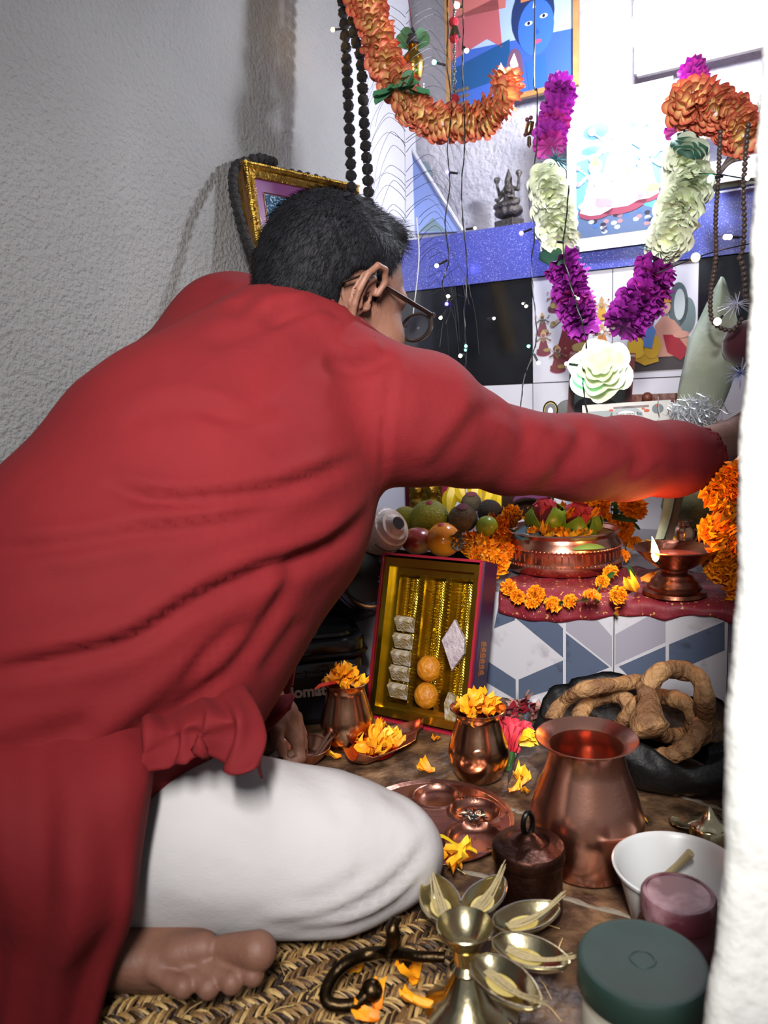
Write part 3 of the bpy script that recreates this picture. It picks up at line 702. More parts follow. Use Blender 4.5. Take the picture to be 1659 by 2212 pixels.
def flower(me, P, n, sc, name, label, cat, group=None, parent=None, spin=None):
    X, Y, Z = orient(n, spin); P = np.asarray(P, float)
    if parent is None:
        return put(me, basis(X*sc, Y*sc, Z*sc, P), name, label, cat, group)
    o = bpy.data.objects.new(name, me); COL.objects.link(o); o.parent = parent; o.matrix_local = basis(X*sc, Y*sc, Z*sc, P-WL[parent.name]); WL[o.name] = P; return o

# --- straw mat (herringbone braid)
m_straw = mat('straw', 'A58050', .5, attr=True, spec=.4)
mt = MB(); e0, e1 = onz(250, 2212), onz(900, 1900); MX = nz([.93, .37, 0]); MY = np.array([-MX[1], MX[0], 0]); O = onz(640, 2120)
mt.add([O+MX*a+MY*b+UP*.0012 for a, b in ((-.62, -.24), (.152, -.24), (.152, .118), (-.62, .118))], [(0, 1, 2, 3)], 0, lin('3A2A18'))
ROWS, RW = 13, .0275
for r in range(ROWS):
    for k in range(106):
        for h in range(2):
            for q in range(3):
                y0 = -.24+r*RW+h*RW/2; x0 = -.60+k*.0073+rng.normal()*.0008
                sg = 1 if h else -1; L = .013; j = rng.normal(size=4)
                a = np.array([x0-L*.55, y0+RW/4-sg*RW*.30+j[0]*.0008]); b_ = np.array([x0+L*.55, y0+RW/4+sg*RW*.30+j[1]*.0008])
                if a[0] > .15 or b_[0] > .155: continue
                off = (q-1)*.0021; c = lin(('9A7848', '6E5030', '4A3420', '86663C', '33241A', 'B89860')[rng.integers(6)])
                P = []
                for t in (0, .25, .5, .75, 1):
                    p = a*(1-t)+b_*t+np.array([0, off]); z = .002+.0052*math.sin(PI*(.12+.8*t))+abs(j[2])*.0008
                    P.append(O+MX*p[0]+MY*p[1]+UP*z)
                mt.tube(P, np.array([.0007, .0013, .0014, .0012, .0005])*(1+.3*j[3]*.5), 3, 0, c)
for i in range(70):
    p = O+MX*rng.uniform(-.5, .3)+MY*rng.uniform(-.2, .1)+UP*.0085; d = nz(np.r_[rng.normal(size=2), .1]); 
    mt.tube([p, p+d*.012+UP*.002, p+d*.024], [.0005, .0006, .0003], 3, 0, lin('D8B878'))
o = mt.build('straw_mat', m_straw, smooth=False); tag(o, 'braided straw mat on the stone floor, under the foot and the five-cup lamp', 'mat')

# --- big copper water pot
B = onz(1266, 1868); k = proj(B)[2]/FPX
prof = px_prof(B, [(70, 0), (98, 14), (112, 60), (118, 110), (121, 128), (118, 150), (104, 205), (86, 262), (78, 300), (80, 322), (94, 336), (107, 343)], zs=.79)
lathed('copper_pot', prof, B, cop, label='large copper water pot with flared rim standing in front of the ring bread bag', cat='pot')
# --- two small lotas with petals
B = onz(752, 1612); lt = thing('bronze_pot', 'small bronze pot heaped with marigold petals, beside the black case', 'pot', B)
rows = [(34, 0), (46, 10), (56, 40), (58, 62), (55, 78), (49, 100), (42, 130), (41, 142), (46, 152), (52, 158)]
pr = px_prof(B, rows, zs=.87); lathed('pot_body', pr, B, brz, lt)
heap(B+UP*(pr[-1][1]-.010), .024, 26, .030, 'orange petal heaped in the bronze pot beside the black case', 'petals in the pot by the black case', 1.15, 1.2)
rp_ = MB(); petal_mesh(rp_, B+UP*pr[-1][1]+np.array([-.012, -.02, .002]), np.array([-1., -.3, .05]), np.array([0, 0, 1.]), .034, .014, lin('C01818'), lin('E8401C'), -.15)
tag(rp_.build('red_petal', m_petal), 'red petal hanging over the rim of the left bronze pot', 'petal')
B = onz(1035, 1680); lt2 = thing('bronze_pot', 'small bronze pot heaped with marigold petals, between the sweet box and the big copper pot', 'pot', B)
rows = [(36, 0), (50, 12), (63, 46), (66, 68), (62, 88), (54, 118), (46, 146), (46, 156), (52, 166), (60, 172)]
pr = px_prof(B, rows, zs=.86); lathed('pot_body', pr, B, brz, lt2)
hd = MB(); c = B+UP*(pr[-1][1]*.50)+nz(CAM-B)*[1, 1, 0]*pr[4][0]*1.0; hd.tube([c+np.array([.009*math.cos(a), -.002, .006*math.sin(a)]) for a in np.linspace(0, 2*PI, 17)], .0022, 6); hd.build('pot_emblem', brz, lt2)
heap(B+UP*(pr[-1][1]-.012), .028, 26, .026, 'orange petal heaped in the bronze pot in front of the sweet box', 'petals in the pot by the sweet box', 1.2, 1.0)

# --- small steel bowl with a twig, by the hand
B = onz(657, 1646); lathed('copper_bowl', px_prof(B, [(22, 0), (34, 5), (46, 16), (54, 28), (60, 34)]), B, cop, label='small shallow copper bowl beside the hand, partly behind the knee', cat='bowl')
tw_ = MB(); a = B+np.array([.012, -.01, .006]); b_ = B+np.array([.045, .02, .045])
tw_.tube([a, (a+b_)/2+[.002, 0, .003], b_], [.0022, .003, .0016], 6); tw_.tube([a+[.004, 0, 0], (a+b_)/2+[.006, 0, .0], b_+[.002, 0, -.012]], [.002, .0026, .0012], 6)
tag(tw_.build('dry_twig', mat('twig', '4A2E20', .8, bump=2)), 'dry brown twig leaning in the small copper bowl', 'twig')

# --- pointed offering spoon full of petals
B = onz(825, 1662); sp = thing('offering_boat', 'leaf-shaped copper tray of marigold petals and red paste, in front of the sweet box', 'tray', B)
P0, P1 = onz(760, 1665), onz(912, 1582); dx = nz(P1-P0); dy = np.cross(UP, dx); Lb = np.linalg.norm(P1-P0); rows = []
for i in range(17):
    t = i/16; w = .036*math.sin(PI*min(1, .10+t*.75))**.7*(1 if t < .62 else max(.10, 1-(t-.62)/.40)); row = []
    for j in range(11):
        u = (j-5)/5; z = .004+.016*abs(u)**2.2+.012*max(0, t-.7)+.012*max(0, .12-t)*8; row.append(P0+dx*Lb*t+dy*w*u+UP*z)
    rows.append(row)
b = MB(); b.grid(np.array(rows), thick=-.0012); b.build('tray_shell', cop, sp)
ps = MB(); c = P0+dx*Lb*.34+UP*.0085; ps.disc(c, .026, dx, dy, 24, sx=1.3); ps.build('red_paste', mat('red_syrup', '7A0E08', .08), sp)
heap(P0+dx*Lb*.36+UP*.012, .031, 24, .022, 'orange marigold petal in the leaf-shaped copper tray', 'petals in the leaf-shaped tray', 1.35, .9)

# --- compartment plate
B = onz(938, 1788); kk = proj(B)[2]/FPX; cp = thing('copper_plate', 'round copper plate with sunken wells, half hidden by the knee', 'plate', B)
Rp = .098; b = MB(); wells = [(a, .068, .027) for a in (math.pi*.42, math.pi*-.02, math.pi*-.42, math.pi*.9, math.pi*1.3)]+[(0, 0, .026)]
wells = [(0.30, .055, .031), (-.75, .062, .032), (1.45, .058, .030), (-1.9, .06, .03), (2.7, .06, .03)]
nr, na = 70, 160; rows = []
for i in range(nr+1):
    r = Rp*i/nr; row = []
    for j in range(na+1):
        a = 2*PI*j/na; x, y = r*math.cos(a), r*math.sin(a); z = .010
        for wa, wr_, wd_ in wells:
            d = math.hypot(x-wr_*math.cos(wa), y-wr_*math.sin(wa))/wd_
            z += .0018*math.exp(-((d-1.0)/.10)**2)-(.0085*(1-min(1, d)**4) if d < 1 else 0)
        if i > nr-4: z += .0022*(i-nr+4)/3
        row.append(B+np.array([x, y, z]))
    rows.append(row)
b.grid(np.array(rows)[:, ::-1], thick=-.001); b.build('plate_body', mat('plate_copper', 'C08A78', .3, metal=1, c2='93604F', cscale=22, bump=.3, bscale=90, contrast=(.45, .75)), cp)
def onplate(wx, wy, z=.004): return B+np.array([wx, wy, z])
w0 = wells[0]; c = B+np.array([w0[1]*math.cos(w0[0]), w0[1]*math.sin(w0[0]), .003])
rc = MB()
for i in range(60):
    p = c+np.r_[rng.normal(size=2)*.0085, .002+rng.random()*.004]; d = nz(np.r_[rng.normal(size=2), rng.normal()*.3])
    rc.tube([p-d*.0035, p, p+d*.0035], [.0004, .0011, .0004], 5, 0, lin('141416' if i < 46 else 'D8D0B8'))
o = rc.build('sesame_heap', mat('seeds', 'FFFFFF', .5, attr=True)); tag(o, 'black sesame and rice heaped in one well of the copper plate', 'seeds', kind='stuff')
sd_ = MB()
for i in range(34):
    a = rng.random()*6.28; r = Rp*.95*math.sqrt(rng.random()); p = B+np.array([abs(r*math.cos(a)), r*math.sin(a), 0]); dd = .0118
    for wa, wr_, wd_ in wells:
        if math.hypot(p[0]-B[0]-wr_*math.cos(wa), p[1]-B[1]-wr_*math.sin(wa)) < wd_*.95: dd = .0038
    sd_.ball(p+UP*dd, .0011, 6, 4, 0, lin('141012'), rad=(1.4, 1, .6))
tag(sd_.build('spilled_sesame', mat('seeds', 'FFFFFF', .5, attr=True)), 'loose black sesame seeds scattered on the copper plate', 'seeds', kind='stuff')
yp = MB(); A_ = onz(945, 1805, .012); A2 = onz(1030, 1842, .014)
yp.grid(np.array([[A_+(A2-A_)*t+np.array([0, (u-.5)*.007, .002*math.sin(t*9)]) for u in (0, .5, 1)] for t in np.linspace(0, 1, 8)]), 0, lin('D8B80A'), thick=.0006)
tag(yp.build('yellow_petal', m_petal), 'long bright yellow petal lying across the copper plate', 'petal')
for i, (x, y) in enumerate(((960, 1860), (975, 1850), (958, 1838), (985, 1872), (968, 1878))):
    drop_petal(onz(x, y, .010), 'yellow petal in the front well of the copper plate', 'petals on the copper plate', 1, 1.35, .3, .002)

# --- lidded canister with a ring
B = onz(1142, 1968); kk = proj(B)[2]/FPX; cn = thing('lidded_canister', 'dark copper canister with a ring-handled lid, between the copper pot and the five-cup lamp', 'canister', B)
lathed('canister_body', [(r*kk, z*kk/.93) for r, z in ((60, 0), (70, 4), (72, 10), (72, 118))], B, copd, cn)
b = MB(); zt = 118*kk/.93; b.lathe([(0, zt), (76*kk, zt), (77*kk, zt+.002), (77*kk, zt+24*kk), (74*kk, zt+30*kk), (46*kk, zt+38*kk), (40*kk, zt+34*kk), (30*kk, zt+36*kk), (14*kk, zt+52*kk), (8*kk, zt+56*kk), (0, zt+57*kk)], B, 56)
lid = b.build('canister_lid', copd, cn); zt += 52*kk
b = MB(); rx = nz([.5, .3, 0]); cc = B+UP*(zt+24*kk); b.tube([cc+rx*(13*kk*math.cos(a))+UP*(24*kk*math.sin(a)) for a in np.linspace(0, 2*PI, 25)], .0028, 8)
b.build('ring_handle', mat('dark_iron', '2E2E2C', .35, metal=1), lid)

# --- five-cup brass lamp with snake handle
B = onz(1005, 2262); C0 = W(1005, 2008, .655); lp = thing('aarti_lamp', 'brass five-cup oil lamp with wicks and a curled serpent handle, standing on the straw mat', 'oil lamp', B)
b = MB(); hz = C0[2]-.012; b.lathe([(0, 0), (.042, 0), (.043, .004), (.034, .010), (.020, .020), (.0125, .036), (.0105, hz*.62), (.0145, hz*.70), (.0105, hz*.78), (.012, hz)], [C0[0], C0[1]-.004, 0], 40); b.build('stem', brass, lp)
kk = .655/FPX
def cup(name, c, dirv, L, Wd, dep, material):
    dirv = nz(dirv*[1, 1, 0]); s = np.cross(UP, dirv); rows = []
    for i in range(17):
        t = i/16; x = -1+2*t; w = math.sqrt(max(0, 1-abs(x)**2.2))*(1-.32*max(0, x)**1.5)
        rows.append([c+dirv*(L/2*x*(1+.05*max(0, x)))+s*(Wd/2*w*u)+UP*(-dep*(1-(abs(u))**2.0)*(1-abs(x)**2.4)**.8*1) for u in np.linspace(-1, 1, 13)])
    b = MB(); b.grid(np.array(rows), thick=-.0016); rim = [r[0] for r in rows]+[r[-1] for r in rows[::-1]]; b.tube(rim+rim[:1], .0011, 6)
    return b.build(name, material, lp)
m_ghee = mat('ghee', 'C8B878', .06, spec=.7, c2='A8924A', cscale=80); m_wick = mat('cotton_wick', 'A0906A', .7, bump=1, bscale=300)
tips = [((966, 1990), (935, 1893)), ((1010, 1975), (1080, 1895)), ((1072, 2000), (1200, 1955)), ((1068, 2030), (1222, 2078)), ((1030, 2068), (1158, 2170))]
for k_, ((x0, y0), (x1, y1)) in enumerate(tips):
    a = onz(x0, y0, C0[2]-.006); e = onz(x1, y1, C0[2]-.006); L = np.linalg.norm(e-a)+.004; c = (a+e)/2
    o = cup('lamp_cup', c, e-a, L, (.036, .032, .036, .036, .038)[k_], .013, brass); dv = nz(e-a); s = np.cross(UP, dv)
    b = MB(); b.disc(c-dv*L*.06-UP*.0065, .010, dv, s, 20, sx=1.5, sy=.95); b.build('ghee', m_ghee, o)
    b = MB()
    for q in range(7):
        jx = rng.normal(size=3)*.0009; f0 = c-dv*L*.30+s*(q-3)*.0011-UP*.004; f3 = e+dv*.008*(1+q % 3*.2)+UP*(.006+.001*q)
        b.tube(spline([f0, c-dv*L*.02+s*(q-3)*.0014-UP*.005+jx, c+dv*L*.28+s*(q-3)*.0008-UP*.0015+jx, f3+jx], 9), [.0006, .001, .0011, .001, .0008, .0007, .0006, .0005, .0003], 5)
    b.build('wick', m_wick, o)
b = MB(); cc = C0+UP*.004; b.lathe([(0, -.022), (.008, -.021), (.017, -.013), (.0235, -.002), (.0245, 0), (.0235, .001), (.0225, -.001), (.016, -.011), (.007, -.0185), (0, -.0195)], cc, 48); b.build('centre_cup', brass, lp)
# serpent handle: S curve lying towards the left
hp = [(960, 2068, 2), (905, 2066, 0), (868, 2060, 0), (835, 2058, 0), (800, 2060, 0), (762, 2072, 0), (728, 2098, 0), (706, 2135, 0), (705, 2162, 0), (728, 2172, 0), (770, 2168, 0), (797, 2142, 0), (800, 2138, 0)]
zz = [C0[2]*.62, C0[2]*.60, C0[2]*.56, C0[2]*.5, .045, .038, .030, .024, .020, .018, .018, .021, .022]
P = evenly([onz(x, y, z) for (x, y, _), z in zip(hp, zz)], 60); rr = np.interp(np.linspace(0, 1, 60), [0, .2, .5, .8, .93, 1], [.0045, .005, .0058, .0055, .005, .0085])
b = MB(); b.tube(P, rr, 10); b.tube(evenly([onz(835, 2060, C0[2]*.5), onz(850, 2030, .060), onz(848, 2008, .072), onz(852, 1992, .076), onz(862, 1986, .074)], 16), [.005]*6+[.0065]*6+[.005]*2+[.003]*2, 10)
b.tube([onz(870, 2062, C0[2]*.5), onz(882, 2085, .03)], [.005, .004], 8); b.ball(onz(803, 2140, .022), .0095, 14, 10); b.build('serpent_handle', brassd, lp)

# --- plastic bowl with cotton
B = onz(1462, 2000); kk = proj(B)[2]/FPX; pb = thing('plastic_bowl', 'white plastic bowl of lamp wicks smeared with red powder, behind the two jars', 'bowl', B)
wp = mat('white_plastic', 'B9BABA', .35, c2='A26A78', cscale=30, contrast=(.70, .78)); tz = 140*kk
b = MB(); b.lathe([(0, 0), (88*kk, 0), (92*kk, .002), (126*kk, tz*.93), (134*kk, tz*.95), (136*kk, tz), (132*kk, tz+.001), (122*kk, tz*.95), (88*kk, .0035), (0, .0035)], B, 64); b.build('bowl_body', wp, pb)
for i in range(15):
    w = MB(); a = rng.random()*6.28; r = .022*rng.random(); p = B+np.array([-.006+r*math.cos(a), r*math.sin(a)+.002, .006+.008*rng.random()]); d = nz(np.r_[rng.normal(size=2), .25])
    w.tube(spline([p, p+d*.009+[0, 0, .002], p+d*.018], 6), [.001, .0026, .0034, .003, .0018, .0006], 6); tag(w.build('cotton_wick', mat('raw_cotton', 'A79E84', .9, bump=2, bscale=200)), 'pale cotton wick lying in the white plastic bowl', 'wick', 'wicks in the plastic bowl')
w = MB(); w.tube([onz(1440, 1890, .03), onz(1465, 1868, .045), onz(1492, 1842, .062)], [.0035, .0035, .0045], 8); tag(w.build('soaked_wick', mat('soaked_cotton', '8C7E5A', .5)), 'thick yellowed wick stuck up the inner wall of the plastic bowl', 'wick')

# --- maroon bottle
B = onz(1462, 2105); kk = proj(B)[2]/FPX; mb_ = thing('maroon_jar', 'small maroon jar with powder-stained lid, behind the green-lidded jar', 'jar', B)
mar = mat('maroon_plastic', '3A1018', .35, spec=.5); hgt = 190*kk
b = MB(); b.lathe([(0, 0), (.036, 0), (.038, .003), (.038, .036), (.034, .048), (.030, .055), (.030, .062)], B, 48); b.build('jar_body', mar, mb_)
b = MB(); b.lathe([(0, .059), (.0315, .059), (.032, .061), (.032, .078), (.0305, .0805), (.0275, .081), (.0268, .0798), (0, .0798)], B, 48); b.build('jar_lid', mat('stained_lid', '451520', .5, c2='8C6A70', cscale=26, contrast=(.5, .7)), mb_)
# --- green lidded jar
B = onz(1388, 2395); G_top = W(1388, 2070, .575); B = np.array([G_top[0], G_top[1], 0]); ht = G_top[2]
gj = thing('white_jar', 'white plastic jar with a broad dark green screw lid, nearest the right wall', 'jar', B)
b = MB(); b.lathe([(0, 0), (.040, 0), (.043, .003), (.044, .010), (.044, ht-.034), (.0435, ht-.030), (.0455, ht-.026), (.0455, ht-.023), (.042, ht-.021), (.042, ht-.006)], B, 72)
b.build('jar_body', mat('milky_plastic', 'B8B6A8', .35, c2='A8A496', cscale=6), gj)
b = MB()
for q in range(3): b.tube([B+np.array([.0443*math.cos(a), .0443*math.sin(a), ht-.040-q*.004+.018*math.sin(a+.6)]) for a in np.linspace(-2.9, -1.2, 20)], .0005, 5)
b.build('label_stripe', mat('label_red', '6A4038', .6), gj)
b = MB(); b.lathe([(0, ht-.024), (.0465, ht-.024), (.0475, ht-.022), (.0475, ht-.004), (.046, ht-.001), (.043, ht), (.041, ht-.0006), (.010, ht-.0006), (.0095, ht+.0002), (.0082, ht+.0002), (.0078, ht-.0006), (0, ht-.0006)], B, 96)
gl2 = b.build('jar_lid', mat('green_lid', '0D2720', .62, bump=.15, bscale=60, c2='1C3A34', cscale=9, contrast=(.5, .8)), gj)
# --- little brass lamp at the right edge
B = onz(1530, 1835, 0); bl = thing('brass_tumbler', 'small brass pot with a pointed spindle lid, behind the plastic bowl', 'pot', B)
b = MB(); b.lathe([(0, 0), (.017, 0), (.020, .002), (.021, .028), (.0195, .030), (.0225, .033), (.0185, .035), (.012, .037), (.007, .044), (.002, .052), (0, .053)], B, 36, fn=lambda r, z, a: (r*(1+(.09 if .031 < z < .036 else 0)*math.cos(8*a)), z)); b.build('pot_body', brass, bl)
# brass spoon lying behind
sn = MB(); a = onz(1448, 1775, .004); b_ = onz(1500, 1800, .006); d = nz(b_-a); s = np.cross(UP, d)
sn.grid(np.array([[a+d*.034*t+s*.011*math.sin(PI*min(1, .08+t*.9))*u+UP*(.002+.004*u*u) for u in (-1, -.5, 0, .5, 1)] for t in np.linspace(0, 1, 9)]), thick=-.0008)
tag(sn.build('brass_leaf_dish', brass), 'small pointed brass dish on the floor beside the spindle pot', 'dish')
# --- flowers and scraps on the floor
floor_p = [(738, 1640), (720, 1636), (938, 1596), (940, 1668), (930, 1672), (1135, 1682), (1128, 1700), (1100, 1715), (1140, 1716), (805, 1590), (1118, 1688), (812, 1580), (760, 2070), (740, 2078), (890, 2132), (905, 2122), (812, 2188), (820, 2205), (935, 2180), (1395, 1785), (1385, 1775)]
desc = ['on the stone floor', 'on the straw mat']
for i, (x, y) in enumerate(floor_p):
    onm = y > 2000; drop_petal(onz(x, y, .009 if onm else 0), 'loose orange marigold petal fallen on the '+('straw mat' if onm else 'stone floor'), 'petals on the straw mat' if onm else 'petals on the stone floor', None, 1.2 if onm else 1.15, .25, .002)
# carnation bud lying by the bag
c = W(1112, 1585, 1.12); rb = thing('carnation', 'red and yellow carnation bud with green stem, leaning by the bread bag', 'flower', onz(1105, 1640))
b = MB(); ax_ = nz(W(1118, 1540, 1.13)-W(1100, 1640, 1.11))
for q in range(12):
    a = q*2.4; sidev = orient(ax_, a)[0]; petal_mesh(b, W(1104, 1622, 1.11)+sidev*.004, nz(ax_+sidev*.22), sidev, .048, .022, lin('B01828'), lin('E0485A'), .1, .3)
for q in range(6): petal_mesh(b, W(1112, 1600, 1.10)+np.array([.004, -.004, 0]), nz(ax_+np.array([.5, -.3, 0])+rng.normal(size=3)*.2), np.array([1., -1, 0]), .026, .016, lin('D8A80A'), lin('FFD030'), .3, .5)
b.build('petals', m_petal, rb); b = MB(); b.tube([onz(1096, 1660, .008), W(1102, 1630, 1.11)], [.0045, .008], 8); b.build('calyx', m_leafg, rb)
dw = MB()
for q in range(16): petal_mesh(dw, onz(1130, 1535, .012)+rng.normal(size=3)*[.012, .008, .006], nz(rng.normal(size=3)*[1, 1, .6]+[0, 0, .4]), nz(rng.normal(size=3)), .022, .014, lin('5A1420'), lin('B88A80') if q % 2 else lin('8A1A28'), .4, .5)
tag(dw.build('withered_flower', m_petal), 'withered dark red and white flower on the floor at the foot of the tiled riser', 'flower')
fb = MB(); fb.grid(np.array([[onz(1098+18*t, 1660+50*s_-60*t, .003)+UP*.004*math.sin(7*t+3*s_) for t in np.linspace(0, 3, 8)] for s_ in (0, .35, .7)]), thick=.0006)
tag(fb.build('foil_strip', silver), 'crumpled clear foil strip lying between the bronze pot and the copper pot', 'foil')
# ================================================================ beside and on the altar
def frame_at(TLp, BLp, BRp): X = nz(BRp-BLp); Y0 = TLp-BLp; Y = nz(Y0-X*(Y0@X)); return X, Y, np.cross(X, Y)
# --- sweet box leaning on the altar step
BL, BR = onz(790, 1546, .002), onz(1003, 1592, .002); Xb = nz(BR-BL); Wb = np.linalg.norm(BR-BL)
best = min((abs(((W(828, 1195, d)-BL)@Xb)-.0), d) for d in np.linspace(1.15, 1.45, 200)); 
v1 = W(828, 1195, best[1])-BL; Yb = nz(v1-Xb*(v1@Xb)); Hb = float(v1@Yb); Zb = np.cross(Xb, Yb)      # Zb towards the viewer
Db = .050
sb = thing('sweet_box', 'open red and purple box of sweets in a gold tray, leaning against the altar step', 'box', (BL+BR)/2)
def BX(u, v, w): return BL+Xb*u*Wb+Yb*v*Hb+Zb*w
red = mat('box_red', '8E1428', .4); prp = mat('box_purple', '2A1030', .35); gold = mat('gold_plastic', 'A88C2A', .27, metal=1, c2='CDB23E', cscale=9, bump=.2, bscale=30); inn = mat('box_inner', '5A1218', .5)
b = MB(); t_ = .004
b.box(BX(.5, .5, -Db-.001), (Wb, Hb, .002), X=Xb, Y=Yb, Z=Zb, mi=1)
for u, w_ in ((0, 1), (1, 1)): b.box(BX(u, .5, -Db/2), (t_, Hb, Db), X=Xb, Y=Yb, Z=Zb)
for v in (0, 1): b.box(BX(.5, v, -Db/2), (Wb, t_, Db), X=Xb, Y=Yb, Z=Zb)
b.build('box_walls', [red, prp], sb, smooth=False)
b = MB(); b.box(BX(1.0, .5, -Db/2-.006)+Xb*.0035, (.003, Hb*1.004, Db*.98), X=Xb, Y=Yb, Z=Zb); b.box(BX(1.0, .965, -.004)+Xb*.006, (.0006, .004, .003), X=Xb, Y=Yb, Z=Zb); sl = b.build('box_sleeve', prp, sb, smooth=False)
# gold script on the sleeve
b = MB()
for i in range(6):
    p = BX(1, .36+.033*i, -.030)+Xb*.0055; b.box(p, (.0004, .0075, .012), X=Xb, Y=Yb, Z=Zb)
    b.box(p+Zb*.010, (.0004, .0100, .0022), X=Xb, Y=Yb, Z=Zb); b.box(p-Zb*.004, (.0004, .0022, .010), X=Xb, Y=Yb, Z=Zb); b.tube([p-Zb*.006+Yb*(.003*math.cos(a))+Zb*(.003*math.sin(a)) for a in np.linspace(0, 5, 9)], .0005, 4)
b.build('gold_lettering', mat('dull_gold', 'A86A3A', .4, metal=.6), sl, smooth=False)
# tray with three ribbed channels
tr = MB(); nu, nv = 150, 240; G_ = np.zeros((nu+1, nv+1, 3)); chs = [(.155, .365), (.425, .635), (.69, .90)]
for i in range(nu+1):
    u = .02+.96*i/nu
    for j in range(nv+1):
        v = .02+.96*j/nv; z = -.012
        if u < .075 or u > .93 or v < .07 or v > .93: z = -.004-.010*max(0, .0)
        if .075 <= u <= .93 and .07 <= v <= .93: z = -.016
        for a, c in chs:
            if a < u < c and .10 < v < .885:
                m_ = min((u-a)/.028, (c-u)/.028, (v-.10)/.018, (.885-v)/.018, 1); z = -.016-.021*m_
                q = (u-a)/(c-a)
                if q < .38 and m_ >= 1: z = -.0325-.0032*(1 if (v*52) % 1 < .5 else 0)
                elif q < .46 and m_ >= 1: z = -.026-.0028*(1 if (v*110) % 1 < .5 else 0)
                elif m_ >= 1: z = -.031+.004*math.sin(PI*(q-.46)/.54)+.0006*math.sin(v*400)*math.sin(q*60)
        G_[i, j] = BX(u, v, z)
        for a, c in chs[:2]:
            if c+.004 < u < c+.056 and .12 < v < .87: G_[i, j] = BX(u, v, -.016+.0026*(1 if (v*46) % 1 < .5 else -1))
tr.grid(G_); tr.build('gold_tray', gold, sb, smooth=25)
m_barfi = mat('barfi', '85724E', .55, bump=2.5, bscale=200, c2='A69C90', cscale=90, contrast=(.45, .62), detail=6); m_ladd = mat('laddu', '9A5C08', .45, bump=2, bscale=120, c2='B87410', cscale=60, sss=.0)
def slab(name, c, poly, th, X, Y, Z, m_, label, group=None, cat='sweet'):
    b = MB(); P = [c+X*x+Y*y for x, y in poly]; Pi = [c+X*x*.93+Y*y*.93+Z*th for x, y in poly]; n = len(P)
    Pm = [p+Z*th*.85 for p in P]; V = P+Pm+Pi
    b.add(V, [tuple(range(n-1, -1, -1))]+[(i, (i+1) % n, n+(i+1) % n, n+i) for i in range(n)]+[(n+i, n+(i+1) % n, 2*n+(i+1) % n, 2*n+i) for i in range(n)]+[tuple(range(2*n, 3*n))])
    o = b.build(name, m_, smooth=False); return tag(o, label, cat, group)
for i, v in enumerate((.20, .305, .40, .50, .605)):
    a = R(40); Y2 = nz(Yb*math.cos(a)+Zb*math.sin(a)); Z2 = nz(-Yb*math.sin(a)+Zb*math.cos(a))
    pos = ('bottom', 'fourth'  , 'middle', 'second', 'topmost')[i]
    slab('milk_sweet', BX(.262, v-.012, -.020), [(-.017, -.012), (.017, -.013), (.018, .012), (-.016, .013)], .011, Xb, Y2, Z2, m_barfi, 'sugared square milk sweet in the left channel of the box, %s of five' % pos)
for v, w in ((.18, 'lower'), (.34, 'upper')):
    b = MB(); c = BX(.56, v, -.014); b.ball(c, .0205, 28, 18, X=Xb, Y=Yb, Z=Zb, rad=(1, 1.04, .9)); arr = b.v[-1]; b.v[-1] = c+(arr-c)*(1+.02*wob(arr, 160, 10)[:, None])
    tag(b.build('laddu', m_ladd), '%s round orange laddu in the middle channel of the box' % w, 'sweet')
slab('diamond_sweet', BX(.795, .505, -.012), [(0, -.042), (.020, -.012), (.0195, .010), (0, .040), (-.021, .004)], .008, Xb, nz(Yb+Zb*.1), nz(Zb-Yb*.1), mat('silver_barfi', '8A7C84', .4, bump=2, bscale=150, c2='B4A8AC', cscale=60), 'silvery diamond-shaped sweet lying across the right channel of the box')
slab('broken_sweet', BX(.80, .135, -.022), [(-.014, -.022), (.004, -.024), (.016, .014), (.006, .024), (-.006, .010)], .012, nz(Xb*.9+Yb*.4), nz(Yb*.9-Xb*.4), Zb, m_barfi, 'pale broken sweet at the foot of the right channel of the box')

# --- black moulded case with raised lid
c0 = onz(640, 1600); c1 = onz(800, 1568); Xc = nz([.98, .2, 0]); Yc = np.array([-Xc[1], Xc[0], 0]); blk = mat('black_abs', '060608', .25, spec=.6); dkb = mat('case_label', '10141F', .4)
CB = onz(690, 1570); case = thing('black_case', 'glossy black moulded case with a printed front, standing behind the left bronze pot', 'case', CB)
def rbox(b, c, size, r, X, Y, mi=0, seg=6, Z=UP):
    pts = []
    for cx, cy, a0 in ((1, 1, 0), (-1, 1, 90), (-1, -1, 180), (1, -1, 270)):
        for k in range(seg+1):
            a = R(a0+90*k/seg); pts.append((cx*(size[0]/2-r)+r*math.cos(a), cy*(size[1]/2-r)+r*math.sin(a)))
    n = len(pts); V = []
    for z, sc in ((-size[2]/2, .97), (-size[2]/2+.004, 1), (size[2]/2-.004, 1), (size[2]/2, .97)): V += [np.asarray(c)+X*x*sc+Y*y*sc+Z*z for x, y in pts]
    f = [tuple(range(n-1, -1, -1)), tuple(range(3*n, 4*n))]+[(k*n+i, k*n+(i+1) % n, (k+1)*n+(i+1) % n, (k+1)*n+i) for k in range(3) for i in range(n)]
    b.add(V, f, mi)
cc = CB+Xc*-.030+Yc*.085
b = MB(); rbox(b, cc+UP*.052, (.225, .15, .104), .03, Xc, Yc); b.build('case_body', blk, case)
b = MB(); rbox(b, cc+UP*.122, (.235, .145, .030), .035, Xc, Yc); rbox(b, cc+UP*.113, (.245, .155, .008), .035, Xc, Yc); rbox(b, cc+UP*.140, (.20, .11, .010), .03, Xc, Yc); b.build('case_tray', blk, case)
